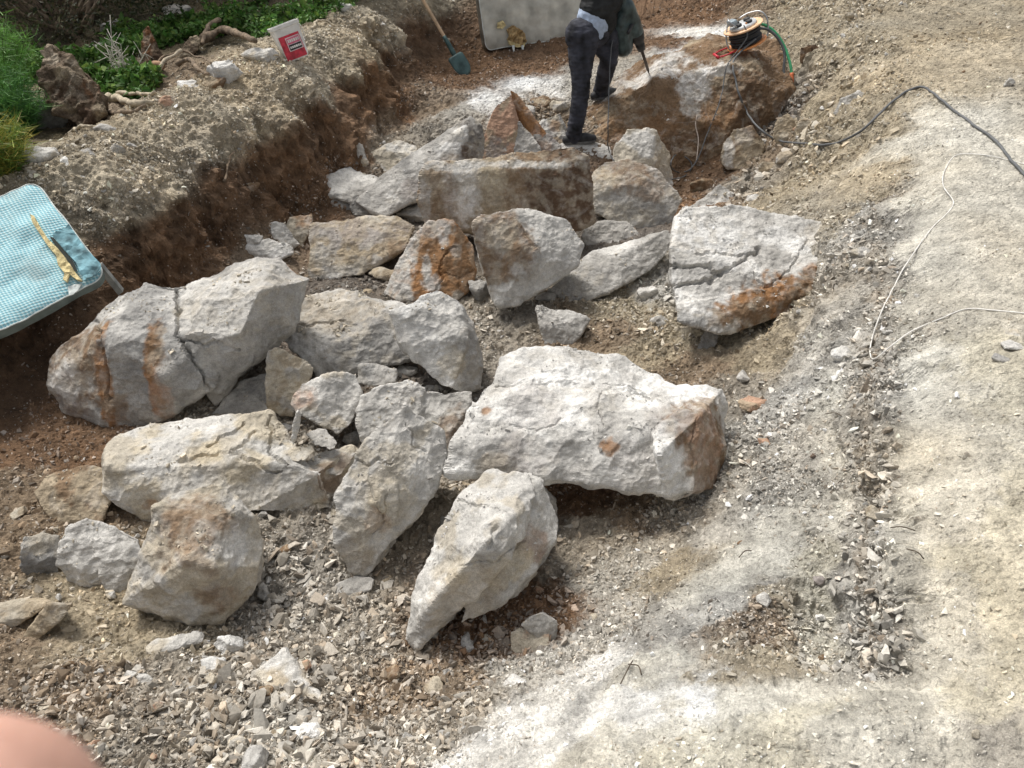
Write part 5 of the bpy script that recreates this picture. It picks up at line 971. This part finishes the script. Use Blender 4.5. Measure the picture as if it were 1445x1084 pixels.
# ------------------------------------------------------------------ people: one smooth surface from joints and radii
def fused(name, chains, mat, parent, vox=.008, smooth=3, blobs=(), disp=None, M=None):
    """chains: [(points, radii)]; every chain is swept, then all are fused into one continuous skin"""
    mb = MB()
    for pts, rad in chains:
        pp = catmull(pts, 6) if len(pts) > 2 else np.array(pts); rr = np.interp(np.linspace(0, 1, len(pp)), np.linspace(0, 1, len(rad)), rad)
        mb.tube(pp, rr, 14)
        for p, r in ((pp[0], rr[0]), (pp[-1], rr[-1])): mb.lathe([(max(1e-4, r*math.sin(a)), -r*math.cos(a)) for a in np.linspace(.02, math.pi-.02, 9)], 12, Matrix.Translation(tuple(p)))
    for c, s, R in blobs:
        mm = Matrix.Translation(tuple(c)) @ (R.to_4x4() if R is not None else Matrix.Identity(4)) @ Matrix.Diagonal((*s, 1))
        v = np.array([(math.sin(a)*math.cos(b), math.sin(a)*math.sin(b), -math.cos(a)) for a in np.linspace(.02, math.pi-.02, 13) for b in np.arange(18)*2*math.pi/18])
        f = [(i*18+k, i*18+(k+1) % 18, (i+1)*18+(k+1) % 18, (i+1)*18+k) for i in range(12) for k in range(18)]+[tuple(range(17, -1, -1)), tuple(12*18+k for k in range(18))]
        v = v @ np.array(mm.to_3x3()).T + np.array(mm.translation); mb.add(v, f)
    o = mb.build('t', None); md = o.modifiers.new('r', 'REMESH'); md.mode = 'VOXEL'; md.voxel_size = vox
    s_ = o.modifiers.new('s', 'SMOOTH'); s_.iterations = smooth; s_.factor = .5
    ev = o.evaluated_get(bpy.context.evaluated_depsgraph_get()); me = ev.to_mesh(); n = len(me.vertices)
    v = np.empty(n*3); me.vertices.foreach_get('co', v); v = v.reshape(-1, 3); nn = np.empty(n*3); me.vertices.foreach_get('normal', nn); nn = nn.reshape(-1, 3)
    f = [tuple(p.vertices) for p in me.polygons]; ev.to_mesh_clear(); bpy.data.objects.remove(o)
    if disp is not None: v = v + nn*disp(v)[:, None]
    return mesh_np(name, v, f, mat, smooth=True, parent=parent)
M_skin = plain('skin', (.56, .33, .26), .5, var=.16, scale=90, bump=.35, bscale=900, dist=.0006); M_skin.node_tree.nodes['Principled BSDF'].inputs['Subsurface Weight'].default_value = .3; M_skin.node_tree.nodes['Principled BSDF'].inputs['Subsurface Radius'].default_value = (.006, .003, .002)
M_skin2 = plain('reddened_skin', (.40, .17, .115), .55, var=.15, scale=40, bump=.15)
ff = surf(812, 204); fr = surf(852, 140)
ff[1] += .03
Yf, Yr = ff[1], fr[1]
def zz(p, z): p = p.copy(); p[2] = z; return p
anF = PY(811, 186, Yf); anF[2] = ff[2]+.085; knF = PY(820, 112, Yf+.06); hpF = PY(824, 52, Yf+.16)
anR = PY(848, 126, Yr+.02); anR[2] = fr[2]+.085; knR = PY(859, 84, Yr-.18); hpR = PY(852, 50, Yf+.33)
pel = (hpF+hpR)/2 + np.array([0, 0, .05]); up1 = PY(843, 16, Yf+.24); up2 = PY(862, -28, Yf+.36); nk = PY(893, -78, Yf+.52); hd = PY(912, -98, Yf+.58)
tip = surf(916, 104)
shN = PY(866, -62, Yf+.26); shF = PY(905, -60, Yf+.72)
elN = PY(842, -14, Yf+.16); haN = PY(862, 22, Yf+.34); elF = PY(912, -20, Yf+.72); haF = PY(883, 2, Yf+.48)
per = empty('person', tuple(ff)); tag(per, 'person in black vest, light blue shirt and dark trousers drilling rock with a breaker', 'person')
L0 = np.array(ff)
def loc(*a): return [np.array(x)-L0 for x in a]
side = shF-shN; side /= np.linalg.norm(side)
def hand_chains(w, d, pn, s, grip):
    """palm from wrist w along d, palm normal pn, s sideways; fingers curl around grip"""
    d = d/np.linalg.norm(d); pn = pn-d*(pn @ d); pn /= np.linalg.norm(pn); s = np.cross(d, pn); ch = [([w, w+d*.045, w+d*.085], [.026, .034, .033])]
    for k, (l, r) in enumerate(((.075, .0088), (.085, .0092), (.079, .0088), (.062, .008))):
        b = w+d*.083+s*(.030-.020*k); a = b+d*l*.35*grip+pn*l*.25; c = a+pn*l*.5-d*l*.1; e = c-d*l*.42+pn*l*.06; ch.append(([b, a, c, e], [r*1.15, r*1.1, r, r*.85]))
    t0 = w+d*.025+s*.03; ch.append(([t0, t0+s*.02+d*.03+pn*.012, t0+s*.008+d*.045+pn*.04, t0-s*.012+d*.05+pn*.055], [.014, .0125, .011, .009])); return ch
hN = hand_chains(haN-np.array([.0, .05, -.03]), np.array([.35, .4, -.7]), np.array([.5, .3, .2]), None, 1.); hF = hand_chains(haF+np.array([.05, .03, .06]), np.array([-.45, -.2, -.8]), np.array([-.4, -.4, .1]), None, 1.)
body = [([hpF, knF, anF], [.09, .06, .045]), ([hpR, knR, anR], [.09, .06, .045]), ([anF, anF+np.array([.10, .02, -.045])], [.038, .018]), ([anR, anR+np.array([.09, .05, -.045])], [.038, .018]),
        ([pel, up1, up2, (shN+shF)/2], [.13, .12, .14, .12]), ([(shN+shF)/2, nk, hd], [.08, .055, .055]), ([shN, elN, hN[0][0][0]], [.06, .043, .028]), ([shF, elF, hF[0][0][0]], [.06, .043, .028]), ([shN, (shN+shF)/2, shF], [.07, .09, .07])]+hN+hF
fdir = np.array([.75, .35, -.55]); fdir /= np.linalg.norm(fdir); upd = np.array([.2, .1, .95]); sd_ = np.cross(fdir, upd); sd_ /= np.linalg.norm(sd_)
bl_ = [(hd-L0, (.078, .098, .115), None), (hd+fdir*.09-upd*.01-L0, (.016, .016, .022), None), (hd+fdir*.03-upd*.075-L0, (.05, .06, .045), None), (hd+sd_*.08-L0, (.012, .02, .03), None), (hd-sd_*.08-L0, (.012, .02, .03), None), (hd+fdir*.083-upd*.05-L0, (.02, .022, .008), None)]
fused('body', [(loc(*p), r) for p, r in body], M_skin2, per, .006, 2, bl_)
mb = MB()
for s in (-1, 1): mb.lathe([(.001, -.011), (.008, -.007), (.011, 0), (.008, .007), (.001, .011)], 10, Matrix.Translation(tuple(hd+fdir*.082+sd_*.032*s+upd*.018-L0)))
mb.build('eyes', plain('eye_dark', (.05, .04, .035), .2), per)
fused('hair', [], plain('dark_hair', (.03, .022, .016), .8, bump=.8, scale=120), per, .006, 1, [(hd-fdir*.02+upd*.025-L0, (.086, .104, .112), None)], lambda v: .006*fbm(v, .02, 2, 5))
def folds(v): w = v*np.array([1, 1, 2.6]); return .006*fbm(w, .12, 3, 14)+.004*ridged(w*np.array([.6, .6, 1.3]), .09, 2, 8)
ft, fk = np.array([0, 0, .02]), np.array([.01, 0, 0])
fused('trousers', [(loc(hpF+ft, (hpF+knF)/2-fk, knF, (knF+anF)/2+fk, anF+np.array([-.01, 0, -.02])), [.135, .112, .080, .073, .066]), (loc(hpR+ft, (hpR+knR)/2, knR, (knR+anR)/2, anR+np.array([-.005, 0, -.015])), [.128, .108, .078, .071, .064]),
      (loc(pel, up1-np.array([0, 0, .05])), [.142, .138])], plain('dark_navy_denim', (.034, .036, .048), .85, var=.7, scale=9, bump=.4, bscale=60, dist=.003), per, .008, 2, [(hpF+np.array([-.05, -.02, .02])-L0, (.11, .12, .13), None)], folds)
fused('shirt', [(loc(up1-np.array([.03, .01, .12]), up1+np.array([-.012, 0, -.03]), up2, (shN+shF)/2), [.146, .150, .140, .11])], plain('light_blue_cotton', (.38, .46, .60), .85, var=.12), per, .009, 2, (), lambda v: .6*folds(v))
fused('vest', [(loc(up1+np.array([.035, .02, -.075]), up1+np.array([.01, .01, .02]), (up1+up2)/2, up2, (shN+shF)/2, nk), [.142, .166, .168, .162, .135, .075]), (loc(shN, (shN+shF)/2, shF), [.085, .11, .085]), (loc(shN, elN, elN+(haN-elN)*.55), [.082, .062, .050]), (loc(shF, elF, elF+(hF[0][0][0]-elF)*.8), [.082, .062, .046])],
      plain('black_padded_vest', (.016, .017, .018), .8, var=.4, scale=14, bump=.4), per, .008, 2, (), folds)
for a, dr in ((anF, np.array([1., .22, 0])), (anR, np.array([.85, .55, 0]))):
    dr = dr/np.linalg.norm(dr); sx = np.array([-dr[1], dr[0], 0]); z0 = (ff if a is anF else fr)[2]
    g = zz(a, z0); heel = g-dr*.075+[0, 0, .036]; toe = g+dr*.175+[0, 0, .032]
    sh_ = fused('shoe', [(loc(heel, g+[0, 0, .045], g+dr*.10+[0, 0, .04], toe), [.038, .046, .047, .033]), (loc(g+[0, 0, .05], a+[0, 0, .0]), [.046, .05])], plain('black_canvas_shoe', (.028, .029, .032), .7, var=.4, scale=25), per, .006, 2)
    sole = MB(); ol = [(-.105, .0), (-.09, .032), (-.03, .038), (.05, .040), (.12, .046), (.18, .036), (.207, .0)]; ol = ol+[(x, -y) for x, y in ol[::-1][1:-1]]
    pv = [g+dr*x+sx*y for x, y in ol]; pv = [p-L0 for p in pv]; n = len(pv); sole.add([p+[0, 0, .002] for p in pv]+[p+[0, 0, .024] for p in pv], [tuple(range(n))[::-1], tuple(range(n, 2*n))]+[(i, (i+1) % n, n+(i+1) % n, n+i) for i in range(n)])
    sole.build('sole', plain('grey_rubber_sole', (.13, .13, .13), .8, var=.3), sh_, False)
# breaker hammer
hb = PY(887, 12, tip[1]-.28); dv = tip-hb; Lh = float(np.linalg.norm(dv)); Mh = basis(tip, (1, .1, 0), -dv)
ham = empty('breaker_hammer', (0, 0, 0)); ham.matrix_world = Mh; tag(ham, 'dusty dark green electric breaker hammer with a long steel chisel held by the worker', 'demolition hammer')
M_tool = plain('dusty_green_casing', (.06, .09, .095), .4, var=.5, scale=12, bump=.2)
lb_ = Lh*.46
mb = MB(); mb.tube([(0, 0, 0), (0, 0, .05), (0, 0, lb_)], [.004, .013, .014], 8); mb.build('chisel', plain('rusty_steel', (.09, .075, .065), .5, .6, var=.3), ham)
mb = MB(); mb.lathe([(.016, lb_-.06), (.034, lb_-.05), (.042, lb_+.01), (.034, lb_+.02), (.054, lb_+.06), (.066, lb_+.13), (.06, lb_+.15)], 24); mb.build('chuck', M_black, ham)
fused('casing', [([(0, 0, lb_+.14), (-.01, 0, lb_+.25), (-.01, 0, lb_+.42)], [.066, .078, .066]), ([(-.02, 0, lb_+.38), (-.10, -.01, lb_+.28), (-.14, -.01, lb_+.06)], [.07, .095, .088]), ([(-.03, 0, lb_+.44), (-.02, 0, lb_+.50)], [.05, .03])], M_tool, ham, .007, 3)
mb = MB(); mb.tube([(-.02, 0, lb_+.48), (.055, 0, lb_+.52), (.05, 0, lb_+.60), (-.04, 0, lb_+.63), (-.13, 0, lb_+.58), (-.12, 0, lb_+.48), (-.05, 0, lb_+.44)], .017, 10, 5); mb.build('grip', M_black, ham)
mb = MB(); mb.tube([(0, -.05, lb_+.28), (-.03, -.11, lb_+.29), (-.06, -.17, lb_+.30)], .015, 10, 3); mb.build('side_handle', M_black, ham)
for z in (.19, .24, .29):
    mb = MB(); mb.box((-.212, -.01, lb_+z-.07), (.02, .07, .010), bev=.003); mb.build('vent', M_black, ham, False)
mb = MB(); mb.box((.05, 0, lb_+.3), (.015, .05, .12), bev=.004); mb.build('grey_plate', M_steel, ham, False)
ca = np.array(Mh @ Vector((-.12, -.03, lb_+.30))); 
cable('cable', 'thin black cord hanging straight down from the breaker hammer beside the leg', [ca, PY(864, 60, ca[1]-.1), PY(861, 90, ca[1]-.2), PY(859, 140, ca[1]-.4), PY(858, 180, ca[1]-.62), PY(858, 205, surf(862, 222)[1]-.02), surf(862, 222, .01), surf(866, 228, .01)], .005, M_dgrey)
# ------------------------------------------------------------------ the photographer's finger, close under the lens
dc = rays(-70, 1236); dc = dc/np.linalg.norm(dc); right = np.array([1., 0, 0]); upc = np.array([0, SP, CP]); fw = np.array([0, CP, -SP]); C0 = np.array([0, 0, CZ])
tipf = C0 + dc*.058; q = lambda r, u, f: C0+right*r+upc*u+fw*f
t0 = tipf; ch = [([t0, t0-right*.012-upc*.018-fw*.004, t0-right*.026-upc*.034-fw*.016, t0-right*.036-upc*.055-fw*.035], [.0086, .0096, .0102, .0115])]
wr = t0-right*.055-upc*.13-fw*.06; kn = t0-right*.036-upc*.055-fw*.035
ch += [([kn, (kn+wr)/2, wr, wr-right*.03-upc*.16-fw*.10], [.014, .030, .028, .036])]
for k in range(3): b = kn+right*(.019*(k+1))-upc*(.006+.004*k)-fw*.004; ch.append(([(b+wr)/2, b, b+fw*.03-upc*.008, b+fw*.034-upc*.034, b+fw*.012-upc*.040], [.016, .0105, .0098, .009, .008]))
b = (kn+wr)/2; ch.append(([b, b-right*.03+upc*.012+fw*.02, b-right*.032+upc*.035+fw*.038, b-right*.02+upc*.05+fw*.05], [.017, .0125, .011, .009]))
LH = t0; hnd = fused('hand', [([np.array(p)-LH for p in c], r) for c, r in ch], M_skin, None, .0016, 3); hnd.location = LH; tag(hnd, 'blurred pink fingertip of the photographer in the bottom left corner', 'hand')
mb = MB(); mb.lathe([(.0004, .0012), (.003, .001), (.0052, .0), (.0054, -.0006)], 16, Matrix.Translation(tuple(-fw*.0088-right*.002-upc*.004)) @ Matrix.Rotation(PITCH, 4, 'X')); mb.build('nail', plain('nail', (.6, .38, .3), .3), hnd)
# ------------------------------------------------------------------ vegetation and dead wood beyond the bank
def leaf_mat(name, c, var=.35, trans=.25):
    m, t, b = mat_new(name); N = t.nodes.new; L = t.links.new
    at = N('ShaderNodeVertexColor'); at.layer_name = 'Col'; L(at.outputs[0], b.inputs['Base Color']); b.inputs['Roughness'].default_value = .55; b.inputs['Specular IOR Level'].default_value = .35
    tr = N('ShaderNodeBsdfTranslucent'); L(at.outputs[0], tr.inputs[0]); mx = N('ShaderNodeMixShader'); mx.inputs[0].default_value = trans
    L(b.outputs[0], mx.inputs[1]); L(tr.outputs[0], mx.inputs[2]); L(mx.outputs[0], N('ShaderNodeOutputMaterial').inputs[0]) if False else L(mx.outputs[0], [n for n in t.nodes if n.type == 'OUTPUT_MATERIAL'][0].inputs[0])
    return m
M_leaf = leaf_mat('leaf_surface', None)
M_bark = plain('grey_brown_bark', (.20, .15, .105), .9, var=.4, scale=22, bump=.9, dist=.01)
M_deadwood = plain('bleached_dead_wood', (.42, .36, .27), .9, var=.3, scale=26, bump=.6, dist=.006)
def leaves(name, pts, size, cols, parent=None, seed=1, aspect=.5, droop=.5, origin=(0, 0, 0)):
    """one small folded leaf (4 triangles) at every point"""
    r = np.random.default_rng(seed); n = len(pts); R = rand_rot(n, r, droop); s = size*r.lognormal(0, .3, n)
    T = np.array([(0, 0, 0), (.5, aspect*.5, .10), (1, 0, -.02), (.5, -aspect*.5, .10), (.45, 0, -.03)]); F_ = np.array([(0, 4, 1), (1, 4, 2), (0, 3, 4), (4, 3, 2)])
    v = np.einsum('nij,nvj->nvi', R, T[None]*s[:, None, None]) + pts[:, None]; f = (F_[None]+(np.arange(n)*5)[:, None, None]).reshape(-1, 3)
    c = np.array(cols); k = r.integers(0, len(c), n); t = r.random((n, 1)); cc = c[k]*(1-t*.4)+c[(k+1) % len(c)]*t*.4; cc = cc*1.35*r.lognormal(0, .25, (n, 1))
    cc = cc*(1+.45*fbm(pts, .4, 3, seed % 40)[:, None])
    return mesh_np(name, v.reshape(-1, 3)-np.array(origin), f, M_leaf, np.clip(np.repeat(cc, 5, 0), .004, .6), parent=parent)
def bush(label, base, blobs, n, size, cols, seed, name='bush', cat='bush', stems=26, shell=.55):
    r = np.random.default_rng(seed); root = empty(name, tuple(base)); tag(root, label, cat); base = np.array(base); P_ = []; vol = np.array([b[3]*b[4]*b[5] for b in blobs]); vol = vol/vol.sum()
    mb = MB()
    for b, w in zip(blobs, vol):
        m = int(n*w); d = r.normal(size=(m, 3)); d /= np.linalg.norm(d, axis=1)[:, None]; q = d*(shell+(1-shell)*r.random((m, 1))**.6)
        P_.append(np.array(b[:3])+q*np.array(b[3:6]))
    P_ = np.concatenate(P_); k = fbm(P_, .22, 3, seed % 30) > -.12; P_ = P_[k]; P_ = P_ + base
    leaves('foliage', P_, size, cols, root, seed, origin=base)
    for k in range(stems):
        t = P_[r.integers(len(P_))]-base; mb.tube([(0.15*r.normal(), .1*r.normal(), -.05), t*.45+r.normal(size=3)*.06, t*.95], [.03, .016, .004], 6, 4)
    mb.build('stems', M_bark, root); return root
G0 = [(.035, .075, .018), (.05, .10, .02), (.025, .055, .015)]
DK = [(.028, .036, .014), (.045, .05, .02), (.06, .055, .025), (.018, .024, .010)]
def gpt(px, py): return surf(px, py)
# the dark evergreen shrubs in the top left corner
b0 = gpt(60, 118)
bush('big dark olive shrub filling the top left corner behind the stump', b0+np.array([-.4, 1.3, 0]), [(0, 0, .55, 1.1, .8, .75), (-1.1, .2, .9, 1., .9, .9), (.9, .5, .75, .9, .8, .8), (.2, .9, 1.4, 1.3, .9, .8), (-.5, -.3, .25, .8, .5, .4)], 52000, .035, DK, 3)
b1 = gpt(215, 62)
bush('dark bare-stemmed bramble between the shrub and the green weeds', b1+np.array([-.1, 1.2, 0]), [(0, .3, .6, .8, .6, .65), (.9, .7, .9, .9, .6, .7), (-.6, .3, .5, .6, .5, .6)], 15000, .035, [(.02, .026, .012), (.035, .035, .02), (.012, .016, .008)], 4, stems=60, shell=.3)
b2 = gpt(380, 12)
bush('green leafy bush at the top edge, left of the shovel handle', b2+np.array([.0, .6, 0]), [(0, .2, .35, .9, .5, .5), (.8, .5, .5, .8, .5, .55), (-.8, .3, .4, .7, .5, .5)], 22000, .05, [(.05, .12, .02), (.07, .15, .03), (.035, .08, .02)], 5)
# weeds that cover the ground beyond the ridge
def patch(poly, n, hgt, seed):
    r = np.random.default_rng(seed); o = []; xs = [a for a, b in poly]; ys = [b for a, b in poly]
    while len(o) < n:
        x, y = r.uniform(min(xs), max(xs)), r.uniform(min(ys), max(ys))
        if in_poly((x, y), poly): o.append((x, y))
    o = np.array(o); q = P(o[:, 0], o[:, 1], .8)
    for _ in range(6): q = P(o[:, 0], o[:, 1], H(q[:, 0], q[:, 1]))
    cl = np.clip(fbm(q, .3, 3, seed)+.35, 0, 1.3); q[:, 2] += r.random(n)**.7*hgt*cl; return q[cl > .04]
wv = [patch([(84,84),(130,76),(190,95),(232,120),(200,146),(150,128),(110,110)], 5200, .16, 1), patch([(180,60),(240,30),(330,20),(350,42),(300,60),(250,62),(200,85)], 5200, .2, 2), patch([(300,-30),(520,-30),(500,12),(450,30),(400,50),(370,62),(330,45),(290,30)], 12000, .24, 3),
      patch([(120,100),(190,110),(215,140),(190,145),(150,135)], 1500, .1, 4), patch([(0,190),(40,215),(50,240),(20,260),(0,255)], 900, .1, 5), patch([(160,40),(200,50),(180,110),(140,100)], 2600, .16, 6), patch([(-80,80),(60,85),(95,110),(60,130),(0,120),(-80,140)], 3600, .2, 7)]
w_ = leaves('weeds', np.concatenate(wv), .045, [(.05, .13, .025), (.08, .17, .035), (.04, .09, .02), (.12, .18, .04)], None, 8, .6, .45); tag(w_, 'low green leafy weeds covering the soil beyond the bank', None, None, 'stuff')
def fennel(label, px, py, n, h, rad, cols, seed):
    r = np.random.default_rng(seed); b = gpt(px, py); root = empty('fennel', tuple(b)); tag(root, label, 'plant'); V, F_, Cc = [], [], []; st = MB()
    for k in range(n):
        a = r.random()*6.28; t = np.array([math.cos(a), math.sin(a), 0])*rad*r.random()**.5; tp = t+np.array([0, 0, h*(.5+.5*r.random())]); md_ = t*.35+np.array([0, 0, h*.35]); st.tube([t*.15, md_, tp], [.006, .004, .002], 5, 4)
        for j in range(200):
            u = r.random(); p = (1-u)**2*t*.15+2*u*(1-u)*md_+u*u*tp; d = r.normal(size=3); d[2] = abs(d[2])*.8; d /= np.linalg.norm(d); l = .05+.09*r.random(); s = np.cross(d, r.normal(size=3)); s = s/np.linalg.norm(s)*.0022
            p = p+r.normal(size=3)*.025; m = len(V); V += [p-s, p+s, p+d*l+np.array([0, 0, -.01])]; F_.append((m, m+1, m+2)); c = np.array(cols[int(r.integers(len(cols)))])*1.5*r.lognormal(0, .25); Cc += [c, c, c]
    mesh_np('fronds', np.array(V), np.array(F_), M_leaf, np.array(Cc), parent=root); st.build('stems', plain('green_stem', (.07, .13, .03), .6), root)
fennel('tall feathery bright green fennel clump at the left edge', 14, 165, 46, .62, .34, [(.07, .17, .03), (.10, .22, .04), (.05, .12, .02)], 11)
fennel('darker feathery fennel beside the grey boulder under the stump', 34, 188, 34, .36, .22, [(.04, .11, .03), (.06, .15, .03)], 12)
fennel('low yellow-green fennel by the top corner of the blue mattress', 8, 240, 36, .24, .2, [(.16, .19, .03), (.09, .16, .03), (.22, .19, .04)], 13)
# rotten stump
C['rot'] = np.array((.16, .12, .085)); C['rotl'] = np.array((.40, .33, .25)); C['rotd_shade'] = np.array((.08, .05, .032)); C['rust'] = np.array((.20, .09, .04))
M_rot = earthy('rotten_wood', 12, 60, 1.0, .03, .45, strata=1., flake=14, speck=.3)
_mr = M_rock; M_rock = M_rot
st_ = rock('big rotten tree stump with a pale broken top, beside the fennel', (105,185), [[(62,140,.05),(58,100,.15),(60,72,.28),(68,65,.32),(76,70,.28),(88,95,.2),(118,92,.22),(140,120,.1),(148,150,.02),(142,168,0),(112,182,-.05),(85,165,0)], [(58,85,.2),(60,68,.3),(68,64,.34),(77,68,.3),(74,85,.22),(62,95,.2)]],
           ('rot','rotd_shade','tan'), [(66,72,(.08,.2,.05),'rotl',.95),(115,100,.12,'tan',.7),(95,125,.1,'rotd_shade',.8),(125,118,.07,'rust',.6)], name='tree_stump', cat='stump', rgh=3., facet=2.4)  # the dark rot patch paints the shade of a cavity
rock('broken old stump with a rusty spike, behind the crossed sticks', (215,100), [[(196,96,.02),(202,80,.08),(203,55,.14),(202,42,.16),(208,37,.17),(212,55,.14),(220,72,.1),(236,90,.02),(225,100,0),(205,102,0)]], ('rot','rotd_shade'), [(206,55,(.06,.1,.15),'rust',.9)], name='tree_stump', cat='stump', rgh=1.6, vox=.008)
rock('sawn brown log end standing behind the sticks', (262,84), [[(253,82,.0),(256,66,.05),(268,52,.1),(278,50,.1),(284,56,.08),(278,72,.03),(265,85,0)]], ('rot','tan'), [(258,76,.06,'tan',.8)], name='log', cat='log', vox=.008)
M_rock = _mr
def stick(label, pts, r0, r1, mat, name='branch', cat='branch', k=4):
    path = [surf(a, b, l) for a, b, l in pts]; cc = catmull(path, 6); o = cc[0].copy(); rr = np.linspace(r0, r1, len(cc))*(1+.38*fbm(cc, .06, 3, 5)); cc = cc+.02*np.stack([fbm(cc, .1, 2, s) for s in (1, 4, 9)], 1)
    v, f = tube_np(cc-o, rr, 10); ob = mesh_np(name, v, f, mat, smooth=True); ob.location = o; tag(ob, label, cat)
stick('long bleached branch lying on the brown soil under the stump', [(152,141,.03),(170,146,.03),(190,152,.03),(216,150,.02)], .028, .016, M_deadwood)
stick('thinner bleached branch just behind the long one', [(168,136,.03),(186,140,.04),(222,139,.03)], .018, .01, M_deadwood)
stick('brown branch lying lowest on the soil below the bleached ones', [(118,172,.02),(140,164,.02),(175,163,.02),(208,155,.03)], .02, .012, M_bark)
stick('short pale stick beside the pointed grey stone', [(96,190,.01),(115,184,.02),(132,182,.02)], .012, .007, M_deadwood)
stick('long grey root arching from the spiked stump to the white rock', [(222,100,.05),(240,92,.08),(262,88,.08),(285,92,.06),(300,96,.03)], .012, .007, M_bark, 'root', 'root')
stick('thick brown root running into the large white rock', [(250,102,.05),(268,98,.08),(282,108,.06),(294,112,.03)], .02, .012, M_bark, 'root', 'root')
stick('straight leaning stick crossing the weeds below the roots', [(193,138,.02),(214,122,.06),(236,106,.09),(262,90,.1)], .012, .016, M_deadwood)
stick('orange brown log lying left of the crossing stick', [(198,106,.03),(212,104,.05),(232,102,.05)], .035, .028, plain('orange_bark', (.34, .21, .13), .9, var=.3), 'log', 'log')
stick('dark fallen trunk behind the pale flat rock on the bank', [(290,66,.06),(315,58,.09),(340,62,.08),(362,68,.05)], .036, .02, M_bark, 'log', 'log')
stick('dark thick branch forking over the fallen trunk', [(285,72,.05),(300,56,.1),(312,48,.12)], .016, .022, M_bark, 'log', 'log')
stick('twisted pale twig on the gravel in front of the bucket', [(372,92,.01),(384,86,.03),(394,84,.02),(402,90,.01)], .008, .005, M_deadwood, 'twig', 'twig')
stick('small pale driftwood twig at the ridge above the bucket', [(438,42,.01),(448,36,.03),(460,34,.02),(474,38,.01)], .012, .006, M_deadwood, 'twig', 'twig')
stick('thin dark root sticking out of the bank below its lip', [(315,262,.02),(325,240,.05),(336,226,.06)], .008, .004, M_bark, 'root', 'root')
stick('thin straw stem standing against the far bank behind the shovel', [(548,64,.02),(556,74,.03),(560,84,.02)], .004, .003, M_deadwood, 'stem', 'stem')
rt = empty('dead_weed', tuple(gpt(182, 112))); tag(rt, 'dry white twiggy dead plant standing in the green weeds', 'plant'); mb = MB(); r = np.random.default_rng(5)
for k in range(16):
    t = np.array([r.normal()*.09, r.normal()*.08, .1+.2*r.random()]); m = t*.5+r.normal(size=3)*.02; mb.tube([(0, 0, -.02), m, t], [.005, .004, .002], 5, 4)
    for j in range(4): u = m+(t-m)*r.random(); mb.tube([u, u+r.normal(size=3)*.06+[0, 0, .03]], [.003, .0015], 4)
mb.build('twigs', plain('bleached_twigs', (.55, .52, .46), .8), rt)
